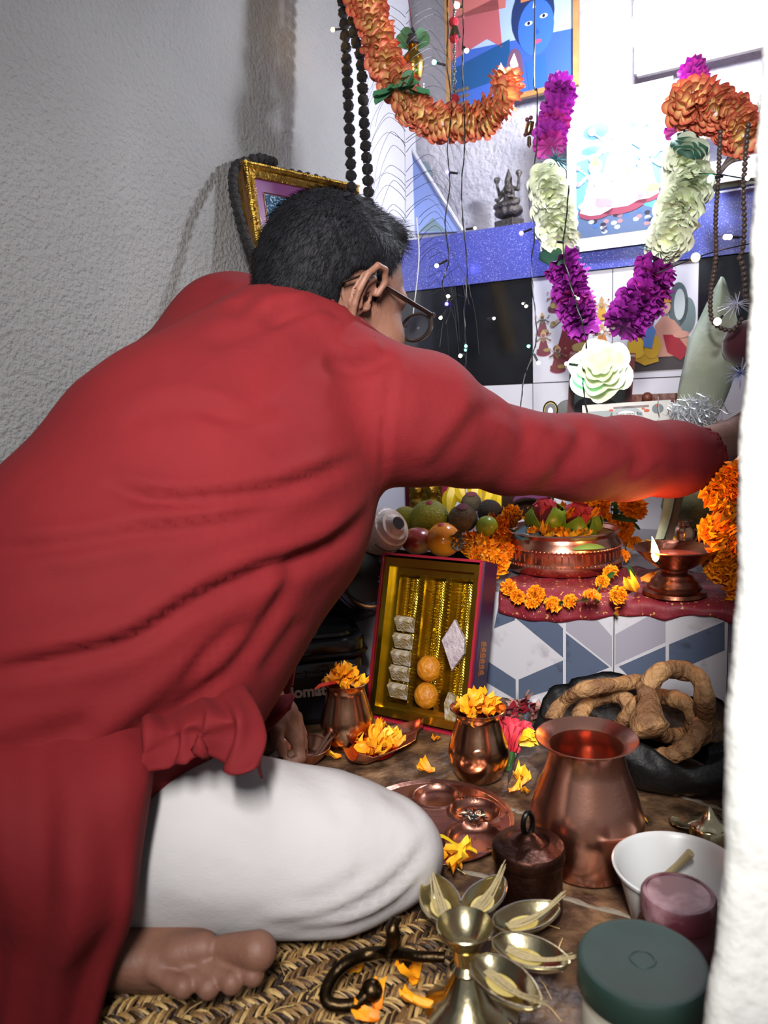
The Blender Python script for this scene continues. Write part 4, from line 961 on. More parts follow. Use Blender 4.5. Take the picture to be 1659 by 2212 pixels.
b = MB(); b.box(cc+Yc*.072+UP*.205, (.22, .014, .15), X=Xc, Y=nz(Yc+UP*.15), Z=nz(UP-Yc*.15)); b.box(cc+Yc*.062+UP*.235, (.19, .004, .02), X=Xc, Y=Yc); b.box(cc+Yc*.062+UP*.19, (.19, .004, .004), X=Xc, Y=Yc); b.build('case_lid', blk, case)
b = MB(); b.box(cc-Yc*.0755+UP*.052, (.225, .0012, .082), X=Xc, Y=Yc); lab = b.build('front_label', dkb, case, smooth=False)
def text(body, loc, X, Y, size, m_, name, parent, ext=.0003, bold=0):
    cu = bpy.data.curves.new(name, 'FONT'); cu.body = body; cu.size = size; cu.extrude = ext; cu.offset = bold
    t = bpy.data.objects.new(name, cu); COL.objects.link(t); bpy.context.view_layer.update()
    me = bpy.data.meshes.new_from_object(t.evaluated_get(bpy.context.evaluated_depsgraph_get())); bpy.data.objects.remove(t)
    me.materials.clear(); me.materials.append(m_)
    o = bpy.data.objects.new(name, me); COL.objects.link(o); Z = np.cross(X, Y); o.parent = parent; o.matrix_local = basis(X, Y, Z, np.asarray(loc)-WL[parent.name]); WL[o.name] = np.asarray(loc); return o
m_txt = mat('print_white', 'C8C8C4', .5); m_txt2 = mat('print_grey', '5A6672', .5)
def caseface(x, y): return onplane(x, y, cc-Yc*.0764, -Yc)
text('Diplomat', caseface(578, 1514), Xc, UP, .0255, m_txt, 'large_lettering', lab, bold=.0009)
text('THE SUITCASE "DIPLOMAT" WHICH IS\nMADE IN FIRST GRADE ABS & P.P.', caseface(588, 1460), Xc, UP, .0080, m_txt2, 'small_lettering', lab)
b = MB(); p = cc-Yc*.02+UP*.146+Xc*.02; q = [(-.022, .0), (.022, 0), (.018, .022), (-.030, .022)]
bgx = nz(Xc); bgy = nz(UP*.8+Yc*.6); b.grid(np.array([[p+bgx*x*k+bgy*(y*k+.011*(1-k)) for x, y in q+q[:1]] for k in (1, .78)]), thick=.0008); bd_ = b.build('badge', mat('badge_gold', '6E6A40', .4, metal=.5), case, smooth=False)
text('76', p-bgx*.010+bgy*.006-np.cross(bgx, bgy)*-.001, bgx, bgy, .014, m_txt2, 'badge_number', bd_)
heap(cc-Yc*.035+UP*.147+Xc*-.002, .016, 9, .008, 'orange petal of a small heap on top of the black case', 'petals on the black case', .9, .9)
# --- black drum-shaped tin with a silver rim
B = onz(778, 1490); Bt = B+np.array([-.02, .14, 0]); b = MB(); ax_ = nz([.55, -.75, .55]); c = W(775, 1256, 1.46)
xx, yy, zz_ = orient(ax_, 0); tn = thing('round_tin', 'black round tin with silver rim rings lying on its side above the black case', 'tin', [c[0], c[1], c[2]-.06])
b.lathe([(0, -.05), (.060, -.05), (.066, -.044), (.066, .012)], c, 56, X=xx, Y=yy, Z=zz_); b.build('tin_body', blk, tn)
b = MB(); b.capb = b.capt = False; b.lathe([(.066, .010), (.069, .013), (.069, .016), (.066, .018), (.066, .021), (.069, .023), (.069, .026), (.065, .029), (.058, .030), (.050, .022)], c, 56, X=xx, Y=yy, Z=zz_); b.build('tin_rim', mat('dark_steel', '4A4850', .25, metal=1), tn)
b = MB(); b.lathe([(0, .018), (.052, .018), (.054, .022), (.056, .022)], c, 40, X=xx, Y=yy, Z=zz_); b.build('tin_lid', blk, tn)

# --- red cardboard box behind the sleeve
rb_ = thing('red_box', 'open red card box with a pale inner edge, half hidden behind the kurta', 'box', onz(600, 1600))
b = MB(); p = [W(560, 1330, 1.16), W(644, 1350, 1.15), W(626, 1484, 1.13), W(560, 1480, 1.14)]; b.prism(p, np.array([.0, .006, .0])); b.prism([W(626, 1484, 1.13), W(644, 1350, 1.15), W(646, 1352, 1.20), W(630, 1480, 1.2)], np.array([.003, 0, 0])); b.prism([W(626, 1484, 1.13), W(560, 1480, 1.14), onz(560, 1590), onz(622, 1600)][::-1], np.array([0, .006, 0])); b.build('box_walls', mat('card_red', '6E1014', .5), rb_, smooth=False)
b = MB(); b.prism([W(560, 1470, 1.125), W(608, 1478, 1.12), W(612, 1488, 1.12), W(590, 1500, 1.11), W(560, 1500, 1.12)], np.array([0, .003, 0])); b.tube([W(618, 1478, 1.12), W(622, 1450, 1.13)], .0012, 5); b.build('box_lining', mat('pale_lining', '8C9494', .5), rb_, smooth=False)

# --- ring bread in a black bag
B = onz(1400, 1690); bag = MB(); cB = onz(1396, 1662); Xs = E; rows = []
for i in range(26):
    t = i/25; row = []
    for j in range(73):
        a = 2*PI*j/72; R0 = .134*(.62+.42*math.sin(PI*.5*min(1, t*1.15)))*(1-.13*max(0, t-.75)*4*.6); hz = (.086 if math.sin(a) > 0 else .072)+.012*math.sin(a*3+1)+.006*math.sin(a*7)
        p = cB+Xs*R0*1.12*math.cos(a)+NRM*-R0*.80*math.sin(a)+UP*(.003+hz*t**1.3)
        q = 1+.05*math.sin(a*9+t*5)*t+.03*math.sin(a*17+t*9)*t; p = cB+(p-cB)*np.array([q, q, 1]); row.append(p)
    rows.append(row)
for i in range(8):
    t = i/7; row = []
    for j in range(73): a = 2*PI*j/72; p = rows[25][j]; row.append(cB+(p-cB)*np.array([1-.07*t-.35*t*t, 1-.07*t-.35*t*t, 1-.55*t]))
    rows.append(row)
bag.grid(np.array(rows)[:, ::-1]); bag_o = bag.build('plastic_bag', mat('black_bag', '101011', .55, bump=3, bscale=35, spec=.35), smooth='full')
tag(bag_o, 'open black plastic bag full of ring breads, in front of the tiled riser', 'bag')
m_sel = mat('fried_bread', '6E4A2C', .65, bump=5, bscale=90, c2='A47C50', cscale=26, contrast=(.4, .65), detail=8)
rings = [([(1185, 1565), (1215, 1520), (1260, 1490), (1330, 1478), (1385, 1475), (1400, 1500), (1370, 1530), (1300, 1600), (1220, 1610)], 1.09, .0105, 'long ring bread at the left edge of the bag'),
         ([(1400, 1560), (1395, 1520), (1402, 1480), (1430, 1450), (1470, 1448), (1510, 1465), (1522, 1510), (1524, 1560), (1512, 1590), (1490, 1600)], 1.04, .0125, 'ring bread standing upright at the top of the bag'),
         ([(1395, 1510), (1430, 1505), (1480, 1520), (1500, 1560), (1480, 1590), (1430, 1585), (1400, 1555)], 1.09, .012, 'reddish ring bread behind the upright one'),
         ([(1290, 1600), (1340, 1580), (1360, 1545), (1350, 1510), (1300, 1505), (1255, 1540), (1260, 1590)], 1.10, .011, 'dark brown ring bread in the middle of the bag'),
         ([(1340, 1625), (1390, 1640), (1450, 1632), (1500, 1600), (1515, 1560)], 1.03, .0125, 'sugary ring bread along the front rim of the bag')]
for pts, d, r, lb in rings:
    b = MB(); dd = [d+.02*math.sin(i*1.9) for i in range(len(pts))]; P = evenly([W(x, y, q) for (x, y), q in zip(pts, dd)], 90); rr = r*(1+.09*np.sin(np.linspace(0, 31, 90))+.05*np.sin(np.linspace(2, 80, 90)))
    rr[:2] *= .6; rr[-2:] *= .6; b.tube(P, rr, 16); tag(b.build('ring_bread', m_sel, smooth='full'), lb, 'bread')
b = MB(); P = evenly([W(1392, 1480, 1.03), W(1402, 1520, 1.01), W(1400, 1560, .995), W(1410, 1590, .985)], 30); b.tube(P, np.interp(np.linspace(0, 1, 30), [0, .4, .75, .92, 1], [.012, .014, .024, .026, .012]), 18)
tag(b.build('ring_bread', m_sel, smooth='full'), 'thick bulbous knob of fried bread at the centre of the bag', 'bread')

# --- red cloth with gold sprigs on the altar
m_cloth = mat('altar_cloth', '6E1020', .6, c2='B08A4A', cscale=170, contrast=(.66, .70), detail=1, bump=1, bscale=60)
sL, sR = (riser(1082, 1300)-CORN)@E, (riser(1592, 1330)-CORN)@E; b = MB(); n = 80; rows = []
hem = lambda x: np.interp(x, [1082, 1120, 1200, 1290, 1340, 1400, 1440, 1500, 1540, 1592], [1322, 1338, 1345, 1338, 1330, 1332, 1340, 1328, 1332, 1352])
for i in range(n+1):
    s_ = sL+(sR-sL)*i/n; base = CORN+E*s_; base = base-NRM*((base-RIS0)@NRM)+NRM*.0; row = []
    px_, py_, _ = proj(base+UP*(ZP-.02)); zb = riser(px_, float(hem(px_)), .010)[2]
    for k in range(10): row.append(base-NRM*(.22*(1-k/9))+UP*(ZP+.0022+.0015*math.sin(i*.7+k)+(.004*math.sin(i*.35+k*2)**2 if k < 9 else 0)))
    for k in range(1, 8): t = k/7; row.append(base+NRM*(.006+.0025*math.sin(i*.55+1)*t+.004*min(1, t*3))+UP*(ZP+(zb-ZP)*t))
    rows.append(row)
b.grid(np.array(rows)[:, ::-1], thick=-.0008); o = b.build('altar_cloth', m_cloth, smooth='full'); tag(o, 'dark red cloth with small gold sprigs hanging over the altar edge', 'cloth')
def alt(x, y, dz=0): return onz(x, y, ZP+.004+dz)
# --- copper bowl with lotus buds
B = alt(1214, 1226); kk = proj(B)[2]/FPX; bw = thing('copper_bowl', 'beaded copper bowl of lotus buds and marigold petals on the red altar cloth', 'bowl', B)
zz = lambda h: h*kk/.96
rows = [(104*kk, 0), (116*kk, zz(4)), (126*kk, zz(14)), (127*kk, zz(22)), (121*kk, zz(27)), (120*kk, zz(48)), (123*kk, zz(52)), (122*kk, zz(58)), (116*kk, zz(66)), (114*kk, zz(74)), (121*kk, zz(82)), (119*kk, zz(84))]
lathed('bowl_body', rows, B, cop, bw, seg=96, wall=.002)
for h, r in ((24, 125), (53, 123.5)):
    b = MB()
    for k in range(90): a = 2*PI*k/90; b.ball(B+np.array([r*kk*math.cos(a), r*kk*math.sin(a), zz(h)]), .0018, 6, 4)
    b.build('bead_band', cop, bw)
b = MB()
for k in range(56):
    a = 2*PI*k/56; d = np.array([math.cos(a), math.sin(a), 0]); s = np.array([-d[1], d[0], 0])
    b.tube([B+d*(120.5*kk)+UP*zz(30), B+d*(121*kk)+UP*zz(46)], .0014, 5)
b.build('fluting', cop, bw)
b = MB(); hc = B+np.array([-119*kk, -.01, zz(80)]); b.tube(evenly([hc+[0, 0, -.022], hc+[-.006, -.002, -.012], hc+[-.004, -.002, 0], hc+[.004, -.002, .005], hc+[.012, -.004, .003]], 14), .0032, 8); b.build('bowl_handle', mat('dark_iron'), bw)
ct = B+UP*zz(72)
b = MB(); b.disc(ct, 112*kk, np.array([1., 0, 0]), np.array([0, 1., 0]), 40); b.build('filling', mat('petal_bed', '8A4A10', .8, bump=5, bscale=80, c2='C88A1A', cscale=60), bw)
heap(ct+np.array([-.045, -.035, .002]), .034, 26, .012, 'orange petal in the beaded copper bowl', 'petals in the beaded bowl', 1.1, .5)
heap(ct+np.array([.0, -.055, .002]), .03, 14, .008, 'orange petal in the beaded copper bowl', 'petals in the beaded bowl', 1.1, .5)
heap(ct+np.array([.02, .02, .03]), .05, 10, .02, 'orange petal in the beaded copper bowl', 'petals in the beaded bowl', 1.2, .5)
GR0, GR1 = lin('4E8A14'), lin('8CB828'); PK0, PK1 = lin('C83A4A'), lin('E8707A')
def bud(px, py, r, n_s, label, lean=(0, 0, 1), sep_open=.22, az=0):
    r *= 1.25; c = W(px, py-4, proj(B)[2]-.01); b = MB(); ax_ = nz(lean); X, Y, Z = orient(ax_, az)
    for l in range(3):
        for k in range(6):
            a = 2*PI*(k+.5*l)/6; d = X*math.cos(a)+Y*math.sin(a); petal_mesh(b, c-Z*r*.6+d*r*(.62-.18*l), nz(Z*1.0+d*(.35-.1*l)), -d, r*1.75, r*1.1, PK1, PK0, .45, .05, 6)
    b2 = MB()
    for k in range(n_s):
        a = 2*PI*k/n_s; d = X*math.cos(a)+Y*math.sin(a); s = np.cross(Z, d); rows = []
        for i in range(9):
            t = i/8; w = math.sin(PI*(.12+.86*t))**.75*r*.95; zz2 = -r*.95+2*r*t*.92; R1 = r*(1.12*math.sin(PI*(.16+.62*t))+sep_open*t)
            rows.append([c+Z*zz2+(d*math.cos(u)+s*math.sin(u))*R1 for u in np.linspace(-w/r*.72, w/r*.72, 9)])
        b2.grid(np.array(rows), thick=.0016)
    t = thing('lotus_bud', label, 'flower', c-np.array([0, 0, r*.95])); b.build('petals', m_petal, t); b2.build('sepals', mat('sepal_green', '6A9A1E', .35, c2='9CBE3A', cscale=40, contrast=(.4, .7)), t)
bud(1180, 1130, .026, 4, 'pink lotus bud with green sepals at the left of the beaded bowl', (-.1, 0, 1), .2, .4)
bud(1238, 1145, .030, 6, 'pink lotus bud wrapped in broad green sepals at the centre of the beaded bowl', (.25, -.2, 1), .1, .9)
bud(1272, 1132, .018, 4, 'small green lotus bud at the right of the beaded bowl', (.4, -.1, 1), .1, .2)
bud(1172, 1152, .020, 4, 'small green-sepalled bud low at the left front of the beaded bowl', (.2, -.5, .8), .05, 1.2)
def leaf(pts_px, d, label, m_, name='leaf', th=.0007, cup_=.006):
    P = [W(x, y, dd) for (x, y), dd in zip(pts_px, d)]; mid = evenly(P[:3], 14); wd = np.linalg.norm(P[3]-P[1]); s = nz(P[3]-P[1])
    up2 = nz(np.cross(s, P[2]-P[0])); b = MB(); b.grid(np.array([[m2+s*wd*u*math.sin(PI*(.06+.9*i/13))**.8+up2*cup_*u*u for u in (-1, -.5, 0, .5, 1)] for i, m2 in enumerate(mid)]), thick=th)
    return tag(b.build(name, m_, smooth='full'), label, 'leaf')
dB = proj(B)[2]
leaf([(1215, 1178), (1268, 1166), (1322, 1172), (1268, 1149)], [dB-.085, dB-.09, dB-.07, dB-.055], 'broad green leaf lying on the front rim of the beaded bowl', mat('leaf_olive', '7C9A4A', .4), cup_=.003)
leaf([(1112, 1150), (1140, 1142), (1168, 1150), (1142, 1125)], [dB-.05, dB-.04, dB-.05, dB], 'dark blue-green leaf at the left of the beaded bowl', mat('leaf_dark', '3E5A5E', .35))

toC0 = lambda P: nz(CAM-P)
# --- diya with flame
B = alt(1456, 1284); kk = proj(B)[2]/FPX; dy_ = thing('oil_lamp', 'footed copper oil lamp with a burning flame on the right of the altar cloth', 'oil lamp', B)
rows = [(60, 0), (66, 3), (64, 10), (56, 14), (56, 20), (50, 24), (48, 31), (42, 35), (38, 42), (33, 47), (27, 50), (27, 55), (40, 60), (60, 74), (75, 88), (86, 98), (84, 100), (66, 88), (40, 72), (0, 66)]
copdi = mat('tarnished_copper', '9A5E48', .3, metal=1, c2='5E3A30', cscale=18, bump=.4, bscale=100, contrast=(.4, .7))
b = MB(); b.lathe([(0, 0)]+[(r*kk, h*kk/.96) for r, h in rows], B, 72); b.build('lamp_body', copdi, dy_)
b = MB(); b.disc(B+UP*(84*kk/.96), 58*kk, np.array([1., 0, 0]), np.array([0, 1., 0]), 40); b.build('oil', mat('lamp_oil', '8A3A22', .05, spec=.6), dy_)
fx = W(1416, 1212, proj(B)[2]-.045); b = MB(); b.tube([fx+np.array([.01, .01, -.008]), fx], .0022, 6); b.build('wick', mat('char', '1A1008', .9), dy_)
b = MB(); H_ = .041; b.lathe([(0, 0), (.0042, .004), (.0062, .010), (.0060, .017), (.0045, .025), (.0022, .034), (0, H_)], fx-UP*.002, 20, fn=lambda r, z, a: (r, z)); v = b.v[0]; v[:, 0] -= (v[:, 2]-fx[2])**2*4.0
b.build('flame', mat('flame', 'FFC860', .5, emit=22), dy_)
fl_ = bpy.data.lights.new('flame_light', 'POINT'); fl_.energy = .9; fl_.color = (1, .45, .12); fl_.shadow_soft_size = .012; o = bpy.data.objects.new('flame_light', fl_); COL.objects.link(o); o.location = Vector((fx+UP*.045+toC0(fx)*.004).tolist())
# --- small embossed bronze pot behind the lamp
B = alt(1476, 1180); kk = proj(B)[2]/FPX; sp_ = thing('bronze_pot', 'tiny embossed bronze pot behind the burning oil lamp', 'pot', B); bw2 = MB()
bw2.lathe([(0, 0), (20*kk, 0), (22*kk, 6*kk), (23*kk, 34*kk), (18*kk, 42*kk), (12*kk, 46*kk), (12*kk, 52*kk), (20*kk, 56*kk), (20*kk, 58*kk), (0, 58*kk)], B, 32, fn=lambda r, z, a: (r*(1+.05*math.cos(9*a)*math.sin(z*700)), z)); bw2.build('pot_body', brz, sp_)
for s_ in (-1, 1): b = MB(); b.tube(evenly([B+E*s_*21*kk+UP*38*kk, B+E*s_*29*kk+UP*34*kk, B+E*s_*30*kk+UP*24*kk, B+E*s_*23*kk+UP*14*kk], 10), .003, 6); b.build('handle', brz, sp_)

# --- marigolds: loose string along the cloth edge
def mg(x, y, d, n, sc, label, group=None): return flower(MG[rng.integers(4)], W(x, y, d), n, sc, 'marigold', label, 'flower', group)
toC = lambda P: nz(CAM-P)
front = [(1098, 1268), (1118, 1290), (1150, 1305), (1158, 1284), (1194, 1308), (1233, 1300), (1278, 1282), (1302, 1250), (1320, 1228), (1344, 1192), (1354, 1160), (1330, 1132), (1372, 1165), (1338, 1278), (1360, 1250)]
gs = thing('marigold_garland', 'string of small orange marigolds draped along the front of the altar cloth', 'garland', W(1098, 1280, riser(1098, 1268)[1]))
pts = []
for i, (x, y) in enumerate(front):
    if i < 6: P = riser(x, y, .022)
    elif i in (6, 7, 13, 14): P = alt(x, y+8, .012)
    else: P = onz(x, y+10, ZP+.02)
    pts.append(P)
WL[gs.name] = pts[0]; gs.location = Vector(pts[0].tolist())
for P in pts: flower(MG[rng.integers(4)], P, toC(P)+rng.normal(size=3)*.35+UP*.2, .50+.20*rng.random(), 'marigold', None, None, parent=gs)
b = MB(); b.tube(evenly(pts[:11], 60)-toC(pts[3])*.004, .0012, 5); b.build('string', m_leafg, gs)
b = MB()
for i in range(5, 14, 1): petal_mesh(b, (pts[i-1]+pts[i])/2, nz(rng.normal(size=3)), toC(pts[i]), .02, .009, lin('2E4A1E'), lin('3E6A2A'), .1)
for i in range(1, 5): petal_mesh(b, (pts[i-1]+pts[i])/2, nz(pts[i]-pts[i-1]), toC(pts[i]), .016, .010, lin('22401A'), lin('3E6A2A'), .1)
b.build('leaves', m_petal, gs)
for (x, y) in ((1385, 1262), (1402, 1252), (1352, 1275), (1375, 1285), (1332, 1330), (1440, 1180), (1425, 1175)):
    if y == 1330: drop_petal(riser(x, y, .012), 'withered petal hanging from the front edge of the altar cloth', None, 3, 1.4, 1.2); continue
    drop_petal(alt(x, y, .004), 'curled orange petal on the cloth beside the burning lamp', 'petals beside the burning lamp', None, 1.7, .5, .004)
# heap of marigolds left of the beaded bowl
for (x, y, s) in ((1050, 1148, 1.1), (1078, 1140, 1.0), (1018, 1172, 1.15), (1048, 1185, 1.3), (1070, 1215, 1.2), (1085, 1165, 1.0), (1062, 1130, 1.0), (1095, 1122, .9), (1090, 1190, .9), (1035, 1200, .9), (1105, 1110, .9)):
    P = W(x, y, dB-.06+.10*(1200-y)/90); mg(x, y, proj(P)[2], toC(P)+rng.normal(size=3)*.4, s, 'orange marigold in the pile between the fruit and the beaded bowl', 'marigolds piled left of the beaded bowl')
for (x, y, s) in ((1148, 1104, 1.35), (1178, 1098, .9)):
    P = W(x, y, dB+.16); mg(x, y, dB+.16, toC(P)+UP*.6, s, 'frilly yellow marigold behind the beaded bowl', 'yellow marigolds behind the beaded bowl')
for (x, y, s) in ((1262, 1080, 1.4), (1290, 1088, 1.3), (1362, 1082, 1.3), (1375, 1098, 1.1), (1305, 1135, 1.2), (1340, 1140, 1.2), (1250, 1100, 1.0)):
    mg(x, y, dB+.12, toC(W(x, y, 1.5))+rng.normal(size=3)*.4, s, 'orange marigold behind the beaded bowl under the outstretched sleeve', 'marigolds behind the beaded bowl')
b = MB()
for k in range(34):
    c = W(1290+rng.normal()*28, 1112+rng.normal()*12, dB+.14+rng.normal()*.02); d = nz([rng.normal(), rng.normal()*.4, rng.normal()*.6]); petal_mesh(b, c, d, toC(c), .05, .009, lin('1E3418'), lin('38542A'), .2)
tag(b.build('fern_leaves', m_petal), 'dark green feathery leaves behind the beaded bowl', 'leaf')
# thick marigold garland hanging at the right
gr = thing('marigold_garland', 'thick orange marigold garland hanging at the far right beside the doorway jamb', 'garland', W(1575, 1300, 1.24))
for (x, y) in ((1588, 1030), (1565, 1050), (1590, 1062), (1552, 1075), (1580, 1090), (1600, 1050), (1560, 1105), (1590, 1115), (1575, 1130), (1548, 1148), (1570, 1160), (1540, 1170), (1562, 1185), (1590, 1175), (1552, 1200), (1580, 1205), (1595, 1225), (1560, 1222), (1575, 1245), (1598, 1250), (1590, 1275), (1585, 1150), (1600, 1140), (1605, 1200)):
    P = W(x, y, 1.20+.03*rng.random()); flower(MG[rng.integers(4)], P, toC(P)+rng.normal(size=3)*.5, 1.25, 'marigold', None, None, parent=gr)
b = MB(); b.tube([W(1590, 1030, 1.24), W(1580, 1100, 1.25), W(1592, 1290, 1.24)], .004, 6); b.build('string', m_leafg, gr)

# --- fruit tray
B = alt(960, 1196); Bf = B+np.array([.0, .075, 0]); b = MB(); lathed('fruit_tray', [(.09, 0), (.115, .004), (.128, .014)], Bf, mat('tray_copper', '7A5444', .35, metal=1), label='low copper tray holding the fruit on the left of the altar', cat='tray', wall=.0015)
def fruit(name, px, py, rpx, d, rad, m_, label, fn=None, extras=None, axis=UP):
    c = W(px, py, d); r = rpx*d/FPX; t = thing(name, label, 'fruit', c-UP*r); b = MB(); X, Y, Z = orient(axis, 0)
    b.lathe([(math.sin(PI*i/24)*r*(1 if fn is None else fn(i/24)) if 0 < i < 24 else 0, -math.cos(PI*i/24)*r*rad) for i in range(25)], c, 40, X=X, Y=Y, Z=Z); b.build('fruit_skin', m_, t); return t, c, r
def mark(t, c, r, dirv, s, m_, name, seg=16):
    d = nz(dirv); X, Y, Z = orient(d, 0); b = MB(); b.lathe([(0, s*.25), (s*.6, s*.2), (s, 0)], c+d*(r*1.0-s*.12), seg, X=X, Y=Y, Z=Z); b.build(name, m_, t)
kum = mat('vermilion_paste', 'A01830', .6)
cit = mat('pomelo_skin', 'A8A818', .4, bump=2.2, bscale=220, c2='6E8A1A', cscale=6, contrast=(.4, .65))
t, c, r = fruit('pomelo', 928, 1120, 42, 1.48, .96, cit, 'large yellow-green citrus with a red dot, centre of the fruit tray'); mark(t, c, r, toC(c)*.5+UP*.9+E*.0, .0065, kum, 'red_dot'); mark(t, c, r, toC(c)-UP*.75+E*.15, .005, mat('stalk_end', '5A5030', .8), 'stalk_scar')
t, c, r = fruit('lime', 876, 1122, 30, 1.52, .95, mat('lime_skin', 'B8B41C', .35, bump=1.5, bscale=200), 'bright yellow lime at the back left of the fruit tray, beside the conch')
t, c, r = fruit('apple', 902, 1168, 34, 1.43, .86, mat('apple_skin', '8E2A28', .25, c2='C08A4A', cscale=22, contrast=(.42, .62)), 'red streaked apple between the conch and the persimmon', fn=lambda t: 1+.06*math.sin(t*3)); mark(t, c, r, E*.9+toC(c)*.5-UP*.1, .008, mat('stalk_pit', '3A1A14', .8), 'stalk_hollow')
t, c, r = fruit('persimmon', 958, 1166, 38, 1.41, .98, mat('persimmon_skin', 'D0760C', .16, c2='E09020', cscale=5, coat=.3), 'glossy orange persimmon at the front of the fruit tray', fn=lambda t: 1-.06*(t-.5)); mark(t, c, r, toC(c)*.4+UP*1.0-E*.15, .0065, kum, 'red_dot')
b = MB(); dc = nz(E*1.0+toC(c)*.35)
for k in range(5):
    X, Y, Z = orient(dc, 0); a = 2*PI*k/5; petal_mesh(b, c+dc*r*.93, nz((X*math.cos(a)+Y*math.sin(a))-dc*.15), dc, .018, .016, lin('2A2014'), lin('55442A'), .3, .4)
b.build('calyx', m_petal, t)
sap = mat('sapota_skin', '55493C', .7, bump=2, bscale=260, c2='77684E', cscale=70)
t, c, r = fruit('sapota', 1000, 1120, 32, 1.46, .94, sap, 'rough brown round fruit with reddish top behind the persimmon'); mark(t, c, r, UP+toC(c)*.5, .011, mat('kum2', '7A3A4A', .7), 'red_dot')
t, c, r = fruit('sapota', 1058, 1106, 27, 1.50, 1.0, mat('sapota_dark', '3A322C', .6, bump=3, bscale=160), 'dark wrinkled brown fruit at the right of the fruit tray'); mark(t, c, r, UP-E*.4, .008, mat('kum2'), 'red_dot')
t, c, r = fruit('sapota', 1018, 1086, 22, 1.56, 1.0, sap, 'small brown fruit with a purple-red top, in front of the bananas'); mark(t, c, r, UP+toC(c)*.3, .012, mat('kum2'), 'red_dot')
t, c, r = fruit('guava', 1052, 1138, 24, 1.44, 1.0, mat('guava_skin', '7A9A1E', .3, c2='A8B83A', cscale=20), 'green guava half buried in the marigold pile')
m_ban = mat('banana_skin', 'C8A812', .4, c2='2E2008', cscale=26, contrast=(.64, .72), detail=3)
for i, pts in enumerate(([(968, 1112), (972, 1075), (990, 1040), (1000, 1010)], [(1002, 1085), (990, 1060), (1000, 1030), (1010, 1005)], [(1018, 1100), (1024, 1070), (1028, 1035), (1030, 1005)], [(1045, 1100), (1058, 1072), (1048, 1030), (1040, 1005)], [(1098, 1100), (1078, 1088), (1060, 1055), (1050, 1020)])):
    P = evenly([W(x, y, 1.60+.01*i+.03*k) for k, (x, y) in enumerate(pts)], 24); b = MB(); rr = np.interp(np.linspace(0, 1, 24), [0, .08, .25, .8, 1], [.004, .011, .0165, .015, .007]); b.tube(P, rr, 7); 
    tag(b.build('banana', m_ban, smooth=30), 'ripe yellow banana with dark specks, %s of the bunch behind the fruit' % ('leftmost', 'second from the left', 'middle one', 'second from the right', 'rightmost and curled')[i], 'banana')
# --- conch
cs = thing('conch_shell', 'white conch shell with pink-stained underside and a dark hole, left of the apple', 'shell', onz(838, 1200, ZP)); b = MB(); c = W(828, 1150, 1.40); ax_ = nz(W(872, 1126, 1.36)-W(800, 1170, 1.44)); X, Y, Z = orient(ax_, 0)
wsh = mat('shell_white', 'D0C4BC', .3, bump=1.5, bscale=70, c2='8A7A74', cscale=14, contrast=(.5, .7))
pr = [(0, -.075), (.008, -.070), (.022, -.050), (.038, -.020), (.043, .002), (.040, .018), (.036, .026), (.0335, .0265), (.031, .028), (.027, .036), (.021, .0365), (.018, .040), (.0135, .046), (.0125, .048), (.0115, .046), (.010, .03), (0, .028)]
b.lathe(pr, c, 48, X=X, Y=Y, Z=Z, fn=lambda r, z, a: (r*(1+.05*math.sin(a+z*40)), z)); b.build('shell_body', wsh, cs)
b = MB(); b.lathe([(0, .0312), (.0104, .0320), (.0122, .0455), (.0110, .0470)], c, 24, X=X, Y=Y, Z=Z, fn=lambda r, z, a: (r, z)); b.build('hole', mat('hole_dark', '120C0A', .9), cs)
b = MB(); b.tube([c+Z*(.010+.015*t)+(X*math.cos(a)+Y*math.sin(a))*(.0415-.005*t) for t, a in zip(np.linspace(0, 1, 30), np.linspace(-2.6, 1.2, 30))], .0008, 5); b.build('spiral_groove', mat('groove_brown', '3A2A24', .8), cs)
# --- gilt relief plaque
pq = thing('gilt_plaque', 'small pink-framed gilt relief plaque behind the lime', 'plaque', W(920, 1110, 1.66)); Pc = W(922, 1060, 1.66); b = MB()
b.box(Pc, (.10, .012, .13), X=E, Y=NRM); b.build('plaque_frame', mat('pink_frame', '8E2244', .5), pq, smooth=False)
b = MB(); b.box(Pc+NRM*.007, (.078, .003, .115), X=E, Y=NRM); 
for dx in (-.018, .018):
    p = Pc+NRM*.009+E*dx; b.ball(p+UP*.026, .009, 12, 8); b.ball(p+UP*.002, .014, 12, 8, rad=(1, .7, 1.4)); b.ball(p-UP*.026, .017, 12, 8, rad=(1.1, .6, .8)); b.lathe([(.011, 0), (.004, .016), (0, .02)], p+UP*.032, 10)
b.build('relief', mat('gilt', 'A88A3A', .3, metal=1, bump=2, bscale=90), pq)
# --- leaves, olive pot, dark wooden box behind
op = MB(); op.lathe([(0, 0), (.05, 0), (.078, .03), (.088, .07), (.080, .11), (.05, .14), (.04, .16), (.05, .17)], onz(1505, 1165, ZP)+np.array([.02, .02, 0]), 48)
tag(op.build('olive_pot', mat('olive_paint', '3A3E28', .5, bump=2, bscale=40, c2='5A5220', cscale=16)), 'dark olive round pot behind the tiny bronze pot', 'pot')
lf = MB(); a, b_ = W(1452, 1020, 1.42), W(1418, 1165, 1.36); s = nz(W(1450, 1100, 1.4)-W(1415, 1100, 1.38))
lf.grid(np.array([[a+(b_-a)*t+s*(.014*u*(1-.25*t))+toC(a)*(-.004*u*u)+s*.010*math.sin(t*2.4) for u in (-1, -.4, .2, 1)] for t in np.linspace(0, 1, 14)]), thick=.0008); tag(lf.build('leaf_strip', mat('pale_leaf', '8A9E86', .5, c2='B8C4B0', cscale=30)), 'pale green leaf strip standing behind the burning lamp', 'leaf')
